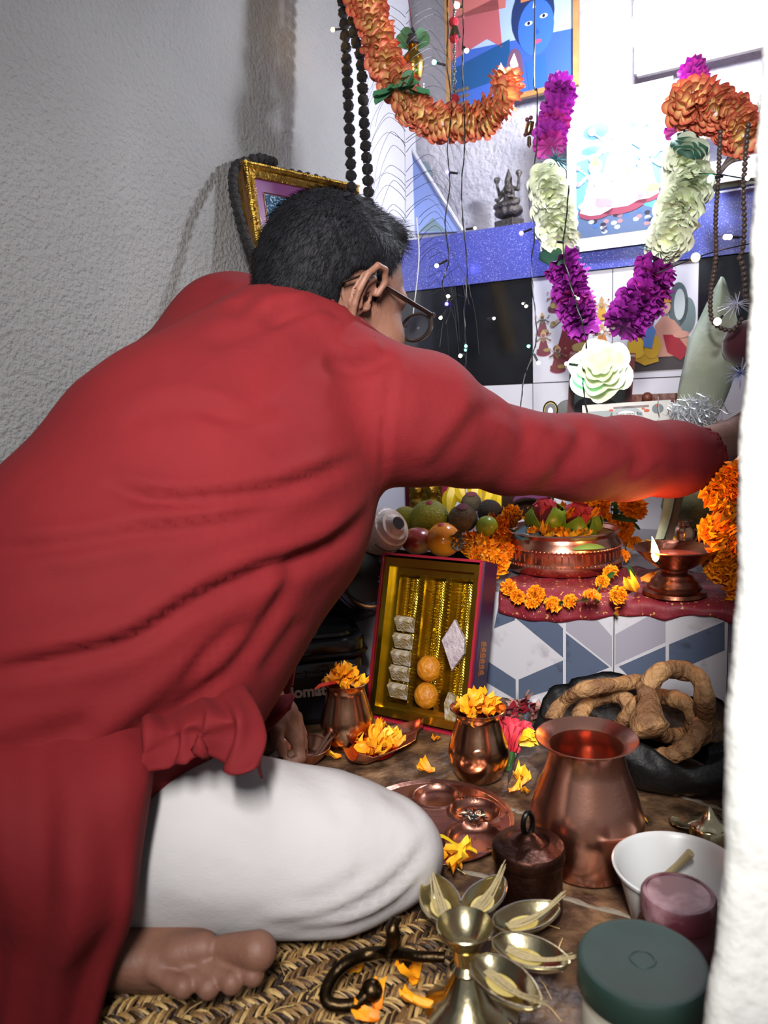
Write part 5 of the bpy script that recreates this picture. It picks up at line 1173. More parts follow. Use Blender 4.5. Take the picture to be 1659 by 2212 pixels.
lf = MB(); a, b_ = W(1478, 1020, 1.46), W(1440, 1168, 1.42); s = E; lf.grid(np.array([[a+(b_-a)*t+s*.010*u for u in (-1, 0, 1)] for t in np.linspace(0, 1, 8)]), thick=.002); tag(lf.build('bark_strip', mat('bark', '4A3E34', .8, bump=3)), 'brown dry stalk beside the pale leaf strip', 'stalk')
wx = MB(); c = W(1140, 1085, 1.62); rbox(wx, c, (.10, .06, .05), .01, E, NRM); tag(wx.build('wooden_casket', mat('dark_wood', '2E1C14', .4)), 'dark wooden casket under the sleeve behind the yellow marigold', 'box')
rbn = MB(); P = evenly([W(1110, 1078, 1.56), W(1135, 1068, 1.54), W(1165, 1072, 1.53), W(1185, 1085, 1.53), W(1200, 1105, 1.54)], 30); rbn.grid(np.array([[p+UP*.006*u+E*.003*u for u in (-1, 0, 1)] for p in P]), thick=.0006); tag(rbn.build('ribbon', mat('mauve_ribbon', '7A4474', .3, spec=.7)), 'glossy mauve ribbon curled on the dark casket', 'ribbon')
# ================================================================ things on and in front of the back wall
nW = NRM
def WP(x, y, off): return wA(x, y, off)
def quad_frame(px, off, tilt=0):
    return [WP(x, y, off) for x, y in px]
# --- bright LED bulb
Lc = wA(1395, 60, .20); lamp = thing('led_bulb', 'blazing white LED bulb over the altar, hanging in front of the upper posters', 'lamp', Lc)
b = MB(); b.lathe([(0, -.038), (.018, -.034), (.029, -.022), (.033, -.005), (.032, .010), (.024, .022), (0, .022)], Lc, 32); b.build('bulb_globe', mat('led_glow', 'EEF2FF', .4, emit=760), lamp)
b = MB(); b.lathe([(.024, .018), (.024, .050), (.014, .060), (.014, .085), (0, .085)], Lc, 24); b.build('bulb_base', mat('white_base', 'D8D8D8', .4), lamp)
b = MB(); b.tube([Lc+UP*.08, Lc+UP*.5+nW*-.05], .0025, 6); b.build('cord', mat('wire_black', '16161A', .4), lamp)

# --- flat prints: simple generic devotional pictures
def shape(b, O_, X, Y, Z, lay, pts, c):
    b.add([O_+X*x+Y*y+Z*(.0004*lay) for x, y in pts], [tuple(range(len(pts)))], 0, lin(c))
def ell(cx, cy, rx, ry, n=20, a0=0, a1=2*PI): return [(cx+rx*math.cos(a), cy+ry*math.sin(a)) for a in np.linspace(a0, a1, n, endpoint=a1 < 6.2)]
m_print = mat('print', 'FFFFFF', .3, attr=True)
def figure(b, O_, X, Y, Z, x, y, s, skin, robe, acc, arms=4, l0=3):
    f = lambda l, p, c: shape(b, O_, X, Y, Z, l0+l, [(x+a*s, y+q*s) for a, q in p], c)
    f(0, ell(0, -.42, .34, .16), '7A3A4A'); f(1, [(-.30, -.42), (-.20, -.1), (-.14, .12), (.14, .12), (.20, -.1), (.30, -.42), (.1, -.5), (-.1, -.5)], robe)
    f(2, ell(-.16, -.30, .17, .08), robe); f(2, ell(.16, -.30, .17, .08), acc)
    f(2, [(-.12, .1), (-.15, .25), (0, .3), (.15, .25), (.12, .1)], skin)
    for k in range(arms):
        sg = -1 if k % 2 else 1; up_ = .28 if k < 2 else -.02
        f(3, [(sg*.12, .22), (sg*.30, .10+up_), (sg*.34, .15+up_), (sg*.15, .27)][::sg], skin); f(3, ell(sg*.33, .14+up_, .045, .045, 10), acc)
    f(4, ell(0, .37, .085, .10), skin); f(3, ell(0, .39, .13, .14), 'B8A088'); f(5, [(-.09, .42), (-.05, .56), (0, .62), (.05, .53), (.09, .42)], 'A88A5A')
    f(5, [(-.1, .2), (0, .02), (.1, .2), (.07, .2), (0, .07), (-.07, .2)], acc)
def flat(name, parent, O_, X, Y, Z, w, h, bg, draw, thick=.002):
    b = MB(); b.box(O_-Z*thick/2, (w, h, thick), X=X, Y=Y, Z=Z, col=lin(bg)); draw(b); return b.build(name, m_print, parent, smooth=False)
# printed tiles (structure): deities on the two white tiles
def tprint(px, py, s, pal, arms=4):
    b = MB(); figure(b, wA(px, py, .0016), E, UP, nW, 0, 0, s, *pal, arms=arms, l0=0); o = struct(b.build('trim_4', m_print, smooth=False))
for (x, y, s, pal) in ((1198, 650, .050, ('9A8A80', '6A4A4A', '8A5A50')), (1172, 702, .050, ('4A4448', '6A4048', '8A7A58')), (1174, 742, .055, ('7A6058', '6A3A40', '8A7450')), (1205, 776, .060, ('6A5048', '6E3A3A', '947A4A')), (1300, 668, .05, ('A88A60', 'B08A40', '7A3A2A')), (1300, 730, .06, ('A88070', 'A86A3A', '8A6A3A'))):
    tprint(x, y, s, pal)
tprint(1236, 712, .145, ('A08A7E', '6E2A30', '9A8650'), 4)
b = MB(); O_ = wA(1413, 715, .0016); f_ = lambda l, p, c: shape(b, O_, E, UP, nW, l, p, c)
f_(1, [(-.085, -.075), (-.07, -.045), (-.02, -.035), (.04, -.03), (.085, -.045), (.095, -.08), (.08, -.09), (-.07, -.092)], '3A3436')
f_(2, ell(.052, .055, .022, .05), '4A5458'); f_(2, ell(.072, .03, .018, .04), '5A6A6A'); f_(3, ell(.055, .055, .012, .035), 'A0A8A8')
f_(4, [(-.052, -.060), (-.06, -.02), (-.03, -.004), (.0, -.012), (.012, -.07), (-.02, -.078)], 'A8842A'); f_(5, ell(-.038, -.035, .02, .026), 'C09A30'); f_(5, ell(-.004, -.035, .02, .028), 'B08A2A')
f_(6, [(-.022, -.035), (-.026, .0), (-.008, .022), (.004, .0), (-.004, -.04)], '4A6A9A'); f_(7, ell(-.010, .026, .009, .012), '6A88B0'); f_(7, [(-.016, .034), (-.010, .052), (-.003, .034)], '8A9098')
f_(4, [(.004, -.06), (.0, .01), (.02, .035), (.045, .02), (.075, -.02), (.07, -.06)], 'A87A6A'); f_(5, [(.03, -.05), (.02, -.01), (.05, -.012), (.078, -.05), (.06, -.07)], '8A1A28'); f_(6, ell(.024, .052, .012, .016), 'B08878'); f_(7, [(.010, .062), (.024, .092), (.038, .062)], 'A8782A'); f_(6, ell(.060, -.012, .018, .008), 'B08070')
struct(b.build('trim_5', m_print, smooth=False))

# --- top left poster in a wooden frame
off = -.06; A0, A1, A2 = wA(972, 250, off), wA(972, -80, off), wA(1245, 200, off); Xp, Yp = E, UP; w = float((A2-A0)@E); h = 0.34; z0 = A0[2]+.006; O0 = A0+E*w/2; O0[2] = z0+h/2
ps1 = thing('framed_poster', 'large blue-faced deity poster in a light wooden frame at the top, left of the glare', 'picture', O0-UP*h/2)
b = MB(); fw = .012
for sx_, sw in ((-1, fw), (1, fw)): b.box(O0+E*sx_*(w/2), (fw, h+fw, .016), X=E, Y=UP, Z=nW)
for sy_ in (-1, 1): b.box(O0+UP*sy_*(h/2), (w-fw, fw, .016), X=E, Y=UP, Z=nW)
b.build('picture_frame', mat('pale_wood', 'A87E4C', .5, c2='8A6236', cscale=30), ps1, smooth=False)
def dr(b):
    f = lambda l, p, c: shape(b, O0, E, UP, nW, l, [(x_, max(y_-.045, -(h/2-.006))) for x_, y_ in p], c)
    W2, H2 = w/2-.006, h/2-.006
    f(1, [(-W2, -H2), (W2, -H2), (W2, .0), (-W2, .02)], '3A5AA8'); f(2, [(-W2, -.02), (0, .015), (0, -.07), (-W2, -.085)], '1E4A7A'); f(2, [(-W2, .10), (-.03, .12), (-.02, .0), (-.06, .03), (-W2, .0)], 'A85A60'); f(2, [(-W2, .20), (0, .2), (-.01, .09), (-W2, .10)], 'B86A66')
    for k in range(9): f(3, ell(-W2+.02+.012*(k % 3), -.075-.016*(k//3), .006, .005, 10), '6A5A44')
    f(3, [(-.045, -.13), (-.05, -.09), (-.042, -.058), (-.036, -.058), (-.028, -.06), (-.022, -.085), (-.018, -.12)], 'C08AA0')
    f(3, ell(.06, .055, .055, .075), '24345E'); f(4, ell(.068, .025, .046, .064), '3A66C8'); f(5, ell(.050, .038, .010, .005, 14), 'DCE4F0'); f(6, ell(.050, .038, .004, .004, 10), '101830'); f(5, ell(.088, .046, .010, .005, 14), 'DCE4F0'); f(6, ell(.088, .046, .004, .004, 10), '101830')
    f(5, ell(.072, -.008, .011, .005, 14), 'A85070'); f(5, [(.060, .07), (.064, .086), (.068, .07)], 'E8E8F0'); f(5, [(.070, .025), (.078, .010), (.068, .008)], '2E52A8')
    f(4, [(.0, -.04), (.012, -.02), (.022, -.05), (.014, -.11)], 'C8C8D8'); f(3, ell(.012, -.06, .022, .05), '6A4A60'); f(3, [(.04, -.05), (.09, -.04), (.10, -.13), (.05, -.15)], '2E5AB0')
    f(4, [(.03, .16), (.09, .16), (.10, .09), (.03, .09)], 'C07A4A')
flat('poster_print', ps1, O0, E, UP, nW, w, h, '9AB0D8', dr)

# --- centre poster hung before the ledge
off = .02; c = [wA(*p, off) for p in ((1222, 262), (1432, 212), (1430, 512), (1250, 548))]
O1 = wA(1334, 392, off); w, h = .235, .345; up1 = nz(UP+nW*-.02); O1[2] = (wA(1250, 548, off)[2]+h/2+.004)
ps2 = thing('deity_poster', 'white-bordered pale blue deity poster ringed by white roses, in the glare of the bulb', 'picture', O1-UP*h/2)
def dr2(b):
    f = lambda l, p, c: shape(b, O1, E, UP, nW, l, p, c); W2, H2 = w/2-.022, h/2-.03
    f(1, [(-W2, -H2), (W2, -H2), (W2, H2), (-W2, H2)], '5AA8D8'); f(2, [(-W2, H2), (W2, H2), (W2, .06), (-W2, .03)], '9AC8E8'); f(2, ell(-.05, .09, .03, .018), '3A6A9A'); f(2, ell(.04, .085, .035, .009), '3A7AA8'); f(2, ell(-.06, .05, .025, .01), '4A80B0')
    f(2, [(-W2, -H2), (W2, -H2), (W2, -.07), (0, -.085), (-W2, -.095)], '4A5A78')
    for k in range(26): f(3, ell(-W2+.01+rng.random()*(2*W2-.02), -H2+.008+rng.random()*.04, .007, .005, 8), ('8A6A70', 'A8B0C0', '3A5A90', '2A2A38')[k % 4])
    f(3, [(.03, -.04), (.085, -.06), (.085, -.10), (.03, -.075)], '4A90A8')
figp = MB()
def dr2b(b):
    dr2(b); figure(b, O1, E, UP, nW, .005, .01, .19, 'D8B0B8', 'C88AA0', 'E8E0D8', l0=5); figure(b, O1, E, UP, nW, -.05, -.035, .12, 'D8C8C8', 'C8D8E8', 'B87A80', l0=5); figure(b, O1, E, UP, nW, .06, -.02, .11, 'E0C0B8', 'D8C0C8', 'A88A60', l0=5)
flat('poster_print', ps2, O1, E, UP, nW, w, h, 'D8D8D8', dr2b)
b = MB(); b.box(O1-nW*.006, (w*.98, h*.98, .006), X=E, Y=UP, Z=nW); b.build('backing_board', mat('card_white', 'C8C4BC', .7), ps2, smooth=False)

# --- upper right poster
off = -.05; O2 = wA(1530, 40, off); w, h = .30, .26; O2[2] = wA(1520, 128, off)[2]+h/2
ps3 = thing('framed_poster', 'pale blue poster in a dull metal frame at the top right, beyond the bulb', 'picture', O2-UP*h/2)
flat('poster_print', ps3, O2, E, UP, nW, w, h, 'D8DCE4', lambda b: [shape(b, O2, E, UP, nW, 1, ell(.06, .05, .05, .06), '9AC4E4'), shape(b, O2, E, UP, nW, 2, ell(.05, .03, .02, .03), 'C8B0B0')])
b = MB()
for sy_ in (-1, 1): b.box(O2+UP*sy_*h/2, (w, .012, .014), X=E, Y=UP, Z=nW)
for sx_ in (-1, 1): b.box(O2+E*sx_*w/2, (.012, h, .014), X=E, Y=UP, Z=nW)
b.build('picture_frame', mat('taupe_metal', '7A706C', .4), ps3, smooth=False)

# --- diagonal board with tile pattern in the corner behind the feather
b = MB(); o_ = -REC+.012; pl_ = [wA(846, 508, o_), wA(1003, 500, o_), wA(858, 268, o_)]
b.prism(pl_, nW*.008, mi=0); e1_, e2_ = pl_[1], pl_[2]; ed = nz(e2_-e1_); b.tube([e1_+nW*.010, e2_+nW*.010], .005, 6, mi=1)
bo = b.build('corner_board', [mat('board_blue', '7E92C8', .3), mat('edge_white', 'C8C8D0', .5)], smooth=False); tag(bo, 'triangular pale blue patterned board with white edge in the corner behind the feathers', 'board')
b = MB()
for poly in (((858, 285), (866, 335), (882, 310)), ((905, 350), (925, 395), (935, 375), (920, 348)), ((858, 430), (880, 460), (890, 450), (862, 425)), ((905, 500), (935, 470), (965, 500))):
    b = MB(); b.add([wA(x, y, o_+.0085) for x, y in poly][::-1], [tuple(range(len(poly)))], 0); b.build('board_pattern', mat('board_grey', '6A8088', .3), bo, smooth=False)


# --- gold framed picture across the left corner with its bead string
TL = W(522, 346, 1.50); hx = nz([math.sin(R(47)), math.cos(R(47)), 0]); fy = nz(UP*.985+np.cross(hx, UP)*-.16); fy = nz(fy-hx*(fy@hx)); fz = np.cross(hx, fy); fz = fz if fz@(CAM-TL) > 0 else -fz
fwid, fhei = .30, .34; OC = TL+hx*fwid/2-fy*fhei/2; gp = thing('gold_picture_frame', 'ornate gold picture frame with purple mount on the left wall, partly behind the head', 'picture', OC-fy*fhei/2)
b = MB(); gold2 = mat('gilt_frame', 'B8963E', .25, metal=1, bump=1.5, bscale=160, c2='7A5A2A', cscale=50); bro = mat('frame_side', '5A3A2A', .4)
prof = [(0, -.020), (0, .0), (.004, .006), (.009, .003), (.012, -.002), (.016, .004), (.022, .001), (.027, -.004), (.027, -.012)]
for k, (o1, du, L, dv) in enumerate(((TL, hx, fwid, -fy), (TL+hx*fwid, -fy, fhei, -hx), (TL+hx*fwid-fy*fhei, -hx, fwid, fy), (TL-fy*fhei, fy, fhei, hx))):
    b.grid(np.array([[o1+du*(d if e_ == 0 else L-d)+dv*d+fz*z for d, z in prof] for e_ in (0, 1)]), mi=0)
for o1, du, L, dv in ((TL, hx, fwid, -fy), (TL, -fy, fhei, hx), (TL-fy*fhei, hx, fwid, fy)):
    n = int(L/.0045)
    for i in range(n): b.ball(o1+du*(L*(i+.5)/n)+dv*.004+fz*.006, .0028, 6, 4)
    for i in range(int(L/.006)): b.ball(o1+du*(.02+(L-.04)*(i+.5)/int(L/.006))+dv*.0255+fz*-.003, .0016, 5, 4)
b.build('frame_moulding', gold2, gp)
b = MB(); b.box(TL-fy*fhei/2-fz*.012+hx*.001, (.003, fhei, .022), X=hx, Y=fy, Z=fz, mi=0); b.box(TL-fy*fhei/2-fz*.014-hx*.0012, (.0015, fhei, .008), X=hx, Y=fy, Z=fz, mi=1); b.box(OC-fz*.022, (fwid, fhei, .002), X=hx, Y=fy, Z=fz); b.build('frame_side', [bro, gold2], gp, smooth=False)
b = MB(); b.box(OC-fz*.010, (fwid-.05, fhei-.05, .002), X=hx, Y=fy, Z=fz); b.build('mount', mat('purple_mount', '6A3A68', .25, spec=.6), gp, smooth=False)
b = MB(); b.box(OC-fz*.0085, (fwid-.10, fhei-.11, .001), X=hx, Y=fy, Z=fz); b.build('picture_print', mat('glitter_print', '24405A', .12, c2='A8C8D8', cscale=260, contrast=(.55, .68), detail=2), gp, smooth=False)
b = MB(); 
for a_, c_ in (((-1, 1), (1, 1)), ((-1, 1), (-1, -1))):
    b.tube([OC+hx*a_[0]*(fwid/2-.047)+fy*a_[1]*(fhei/2-.052)-fz*.008, OC+hx*c_[0]*(fwid/2-.047)+fy*c_[1]*(fhei/2-.052)-fz*.008], .001, 4)
b.build('inner_line', gold2, gp)
# bead: rough rudraksha
bm = MB(); bm.ball([0, 0, 0], 1, 14, 10); v = bm.v[0]; rr = 1+.07*np.sin(v[:, 0]*9+v[:, 2]*5)+.07*np.sin(v[:, 1]*11-v[:, 2]*7)+.05*np.cos(v[:, 2]*13); bm.v[0] = v*rr[:, None]
m_rud = mat('rudraksha', '0E0B0E', .7, bump=4, bscale=3, c2='1E1818', cscale=4); o = bm.build('bead', m_rud, local=True, smooth='full'); BEAD = o.data; bpy.data.objects.remove(o)
wm = MB(); wm.ball([0, 0, 0], 1, 10, 7); o = wm.build('wooden_bead', mat('wood_bead', '4A3A34', .35, spec=.6), local=True); WBEAD = o.data; bpy.data.objects.remove(o)
def beads(t, P, r, me, name='bead'):
    for p in P:
        o = bpy.data.objects.new(name, me); COL.objects.link(o); o.parent = t; q = randrot(); o.matrix_local = Matrix.Translation(Vector((p-WL[t.name]).tolist())) @ q @ Matrix.Scale(r, 4)
def mala(name, label, pts, r, me, gap=1.9, cord=True, r2=None):
    L = np.linalg.norm(np.diff(spline(pts, 300), axis=0), axis=1).sum(); n = max(3, int(L/(r*gap))); P = evenly(pts, n); t = thing(name, label, 'bead string', P[np.argmin(P[:, 2])]); beads(t, P, r, me)
    if cord: b = MB(); b.tube(spline(pts, 80), r*.18, 5); b.build('cord', mat('cord_dark', '2A2024', .8), t)
    return t
mala('rudraksha_string', 'short string of rough black beads draped round the gold picture frame',
     [W(590, 350, 1.60), W(560, 342, 1.55), W(530, 350, 1.53), W(508, 362, 1.50), W(503, 400, 1.47), W(510, 440, 1.45), W(520, 480, 1.44), W(533, 520, 1.43), W(548, 550, 1.42), W(560, 580, 1.41)], .0098, BEAD, 1.75)
mala('rudraksha_string', 'few dark beads showing above the top edge of the gold picture frame', [W(630, 372, 1.64), W(648, 375, 1.65), W(668, 380, 1.66), W(700, 388, 1.67)], .007, BEAD, 1.8)
mala('rudraksha_string', 'left of the two long strings of big black beads hanging in the corner', [W(733, -300, 1.66), W(738, -30, 1.66), W(745, 60, 1.66), W(750, 160, 1.66), (W(754, 260, 1.66)), W(757, 330, 1.66), W(760, 430, 1.66)], .0117, BEAD, 2.02)
mala('rudraksha_string', 'right of the two long strings of big black beads, beside the orange garland', [W(745, -280, 1.64), W(762, 40, 1.64), W(778, 120, 1.64), (W(784, 200, 1.64)), W(788, 290, 1.64), W(794, 370, 1.64), W(797, 440, 1.64)], .0117, BEAD, 2.0)
# wooden bead malas at the right
mala('wooden_mala', 'long loop of small brown wooden beads hanging at the right over the leaf', [W(1556, 285, 1.42), W(1552, 380, 1.42), W(1546, 470, 1.42), W(1546, 560, 1.42), W(1535, 640, 1.42), W(1538, 690, 1.42), W(1560, 710, 1.42), W(1585, 712, 1.42), W(1602, 690, 1.42)], .0046, WBEAD, 1.7)
mala('wooden_mala', 'string of small round brown beads nearest the doorway jamb', [W(1616, 270, 1.40), W(1610, 340, 1.40), W(1606, 420, 1.40), W(1608, 480, 1.40), W(1604, 540, 1.40), W(1598, 555, 1.40), W(1606, 580, 1.40), W(1612, 640, 1.40)], .0050, WBEAD, 1.9)

# --- artificial garlands
def rosette(name, R0, n, c0, c1, layers=2, ruffle=.6, wf=.5, curl=.4):
    return flower_mesh(name, R0, [(n, 1-.18*l) for l in range(layers)], c0, c1, m_art, ruffle, lambda t: curl, wf, lambda t: .10+.35*t, core=(.10, lin('E0D8C8')), tipw=.44, cp=1.7)
m_art = mat('artificial_petal', 'FFFFFF', .6, attr=True, sss=0)
def disc_flower(R0, lobes, dep, ruf, layers, c0, c1, cup_=.25, cp=1.6, core=True, step=.10, cols=None):
    b = MB(); na = lobes*8
    for l in range(layers):
        rr = R0*(1-.16*l); ph = rng.random()*6.28; P = np.zeros((7, na+1, 3)); C = np.zeros((7, na+1, 3)); wv = rng.normal(size=4)
        for i in range(7):
            t = i/6
            for j in range(na+1):
                a = 2*PI*(j % na)/na; lb = abs(math.cos(lobes*a/2+ph))**.55; r = rr*t*(1-dep*(1-lb)*t**1.5)
                z = R0*step*l*2+cup_*(1+.5*l)*rr*t*t+ruf*rr*t*t*(math.sin(lobes*a+ph*2)*.5+math.sin(a*(lobes*.5+1)+wv[0])*.35+math.sin(3*a+wv[1])*.35)
                P[i, j] = (r*math.cos(a), r*math.sin(a), z); k = min(1, t**cp*(1.05+.25*(1-lb))); C[i, j] = [c0[q]*(1-k)+c1[q]*k for q in range(3)]
        b.grid(P[::-1], 0, C[::-1].reshape(-1, 3))
    if core: b.ball([0, 0, R0*step*2*layers*.8], R0*.10, 10, 6, 0, lin('E0D8C8'))
    o = b.build('garland_flower', m_art, local=True, smooth='full'); me = o.data; bpy.data.objects.remove(o); return me
ORF = [disc_flower(.041, 8, .30, .16, 3, lin('F6DE90'), lin('CE5446'), .22, 2.2) for _ in range(4)]
PUF = [disc_flower(.037, 11, .22, .20, 2, lin('6A1474'), lin('A42CA4'), .10, 1.2, False, .12) for _ in range(3)]+[disc_flower(.037, 11, .22, .2, 2, lin('8A1466'), lin('BC3494'), .10, 1.2, False, .12)]
WHF = [disc_flower(.034, 6, .24, .20, 4, lin('D2E29A'), lin('F0F4E2'), .42, 1.2, False, .10) for _ in range(3)]
def garland(label, pts, n, meshes, sc=1, face=.5, name='flower_garland', fname='garland_flower', jit=.15, cat='garland'):
    P = evenly(pts, n); T = np.gradient(P, axis=0); t = thing(name, label, cat, P[np.argmin(P[:, 2])])
    for i, p in enumerate(P):
        nrm = nz(nz(T[i])*(1-face)+toC(p)*face+rng.normal(size=3)*jit); flower(meshes[rng.integers(len(meshes))], p+rng.normal(size=3)*.003, nrm, sc*(.9+.2*rng.random()), fname, None, None, parent=t)
    b = MB(); b.tube(spline(pts, 60), .002, 5); b.build('string', mat('cord_dark'), t); return t
dG = 1.58
g1 = garland('big garland of orange and red cloth flowers looping across the top left of the altar', [W(*p, dG) for p in ((752, -260), (768, -60), (795, 10), (812, 70), (835, 130), (862, 178), (878, 218), (915, 250), (960, 262), (1010, 264), (1050, 250), (1080, 222), (1092, 190))], 35, ORF, 1.0, .45)
b = MB()
for k in range(7): petal_mesh(b, W(850+rng.random()*40, 192+rng.random()*8, dG-.03), nz([rng.normal(), 0, rng.normal()*.3]), np.array([0, -.6, .8]), .045, .03, lin('2E5A3A'), lin('3E7A52'), .1)
b.build('green_leaves', m_petal, g1)
garland('big bunch of orange cloth flowers at the upper right beside the bead strings', [W(*p, 1.46) for p in ((1470, 225), (1500, 222), (1530, 232), (1560, 250), (1590, 262), (1605, 290))], 14, ORF, 1.12, .6)
garland('purple cloth flower strand rising behind the right bunch of orange flowers', [W(*p, 1.55) for p in ((1490, 150), (1505, 175), (1515, 200), (1470, 285))], 8, PUF, .75, .5)
garland('purple cloth flower strand at the upper left of the white rose wreath', [W(*p, 1.56) for p in ((1212, 190), (1208, 225), (1200, 260), (1192, 290), (1190, 315))], 11, PUF, .92, .5)
garland('left hanging purple strand of the flower necklace below the white roses', [W(*p, 1.52) for p in ((1212, 570), (1225, 600), (1235, 640), (1245, 668), (1258, 698))], 12, PUF, 1.05, .12, jit=.2)
garland('right hanging purple strand of the flower necklace below the white roses', [W(*p, 1.50) for p in ((1425, 572), (1418, 600), (1395, 640), (1372, 668), (1352, 700))], 14, PUF, 1.22, .12, jit=.2)
w1 = garland('left column of white cloth roses beside the centre poster', [W(*p, 1.55) for p in ((1180, 385), (1188, 430), (1200, 475), (1210, 520))], 10, WHF, 1.22, .7, fname='garland_rose')
garland('right column of white cloth roses beside the centre poster', [W(*p, 1.50) for p in ((1480, 335), (1492, 375), (1482, 415), (1468, 455), (1455, 492), (1440, 525))], 14, WHF, 1.30, .7, fname='garland_rose')
def tinsel(px, py, d, r, c, label, n=90):
    b = MB(); P0 = W(px, py, d)
    for k in range(n):
        v = nz(rng.normal(size=3)*[1, .8, .7]); b.tube([P0, P0+v*r*(.6+.5*rng.random())+UP*-.004], [.0012, .0004], 3, 0, c)
    return tag(b.build('tinsel_tuft', mat('tinsel', 'FFFFFF', .3, attr=True, metal=.6)), label, 'tinsel')
tinsel(1425, 545, 1.49, .045, lin('2E5A5A'), 'dark green tinsel tuft under the right column of white roses')
tinsel(1200, 345, 1.54, .032, lin('4A7A80'), 'blue-green tinsel tuft above the left column of white roses')
leaf([(1165, 548), (1210, 545), (1252, 535), (1212, 520)], [1.53, 1.52, 1.53, 1.54], 'dark green cloth leaf under the left column of white roses', mat('cloth_leaf', '1E4A3A', .6))
leaf([(1450, 300), (1490, 305), (1530, 320), (1490, 275)], [1.47, 1.46, 1.46, 1.48], 'dark cloth leaf under the orange bunch at the upper right', mat('cloth_leaf'))
# pearl pendant joining the two purple strands
mala('pearl_drop', 'small white pearl drop string between the two purple strands', [W(1262, 694, 1.52), W(1275, 712, 1.52), W(1290, 722, 1.52), W(1305, 716, 1.52), W(1325, 708, 1.51)], .0042, (lambda b_: (b_.ball([0, 0, 0], 1, 10, 8), b_.build('pearl', mat('pearl', 'C8C4C0', .2), local=True).data)[1])(MB()), 2.2)
for o in [o for o in COL.objects if o.name == 'pearl']: bpy.data.objects.remove(o)
# single big white cloth rose
RB = disc_flower(.052, 6, .22, .26, 5, lin('C2D888'), lin('E8F0D8'), .30, 1.3, False, .08)
P = W(1296, 806, 1.44); flower(RB, P, toC(P)+UP*.3, 1.18, 'white_rose', 'large single pale green-white cloth rose in front of the brown photo frame', 'flower')

# --- hanging kalash ornament with leaves
c = W(893, 150, 1.62); kl = thing('hanging_pot_ornament', 'gold egg-shaped pot ornament with green leaves hanging behind the orange garland', 'ornament', c-UP*.03)
b = MB(); b.lathe([(0, -.034), (.010, -.030), (.016, -.018), (.022, 0), (.023, .014), (.020, .026), (.012, .034), (.009, .040), (.016, .044), (0, .046)], c, 32); kb = b.build('pot', mat('orn_gold', 'A8863A', .25, metal=1, c2='6A1A1A', cscale=50, contrast=(.62, .68)), kl)
b = MB(); q = c+toC(c)*.024; rx_ = nz(np.cross(UP, toC(c)))
b.tube([q+rx_*x+UP*z for x, z in ((-.006, .012), (0, .014), (.003, .010), (-.001, .006), (.004, .003), (.001, -.003), (-.006, -.002))], .0012, 5); b.tube([q+rx_*x+UP*z for x, z in ((.004, .006), (.008, .008), (.008, .002))], .0011, 5); b.build('symbol', mat('sym_red', '4A1414', .5), kb)
b = MB()
for a in (-1.0, -.3, .5, 1.1): petal_mesh(b, c+UP*.045, nz(rx_*a+UP*.55), toC(c), .038, .026, lin('2E5A3A'), lin('5A8A62'), .2)
b.build('leaves', m_petal, kl); b = MB(); b.lathe([(0, 0), (.014, .004), (.013, .016), (.006, .028), (.002, .036), (0, .04)], c+UP*.046, 20); b.build('coconut', mat('coconut_dark', '2E2830', .7, bump=2), kl)
b = MB(); b.tube([c+UP*.08, c+UP*.14+rx_*-.006, c+UP*.45+rx_*-.010], .0013, 5); b.build('cord', mat('red_cord', '6A2A34', .7), kl)
b = MB()
for k in range(7): b.ball(c+rx_*.020-UP*(.030+.006*k), .0024, 8, 6)
b.build('pearl_drop', mat('pearl'), kl)
# --- silver beaded hanging with red pompoms
c = W(980, 60, 1.60); hg = thing('beaded_hanging', 'silver bead hanging with red pompoms and small bells, in front of the wooden-framed poster', 'ornament', W(980, 232, 1.60))
b = MB()
for k in range(98):
    y = -300+k*5.4
    if 42 < y < 90: continue
    b.ball(W(981+math.sin(k*1.3), y, 1.60), .0030 if k % 4 else .0044, 8, 6)
b.build('silver_beads', mat('silver_bead', 'B8B4B0', .2, metal=1), hg)
b = MB()
for x, y, r in ((980, 48, .010), (981, 84, .009), (982, 214, .010)): b.ball(W(x, y, 1.60), r, 16, 12)
v = b.v; b.build('pompoms', mat('pompom_red', '9A1428', .9, bump=4, bscale=120), hg)
for y in (66, 230): b = MB(); p = W(982, y, 1.60); b.lathe([(0, .010), (.006, .008), (.010, -.002), (.013, -.012), (0, -.010)], p, 16); b.build('bell', mat('tin_bell', '8A7A60', .25, metal=1), hg)
c = W(1143, 280, 1.58); cb = thing('bell_charm', 'small brass and bone bell charm hanging left of the purple flowers', 'ornament', c-UP*.03); b = MB()
b.lathe([(0, .018), (.008, .014), (.009, -.004), (.006, -.010), (0, -.012)], c, 16, X=np.array([1., 0, .0]), Z=nz([.2, 0, 1])); b.lathe([(0, -.012), (.004, -.014), (.005, -.030), (0, -.036)], c, 12); b.build('charm_body', mat('tin_bell'), cb)
b = MB()
for q_ in ((-.004, .020), (.004, .022), (-.008, -.008), (.006, -.008)): b.ball(c+E*q_[0]+UP*q_[1], .0045, 10, 8)
b.build('red_beads', mat('garnet', '5A2430', .3), cb)

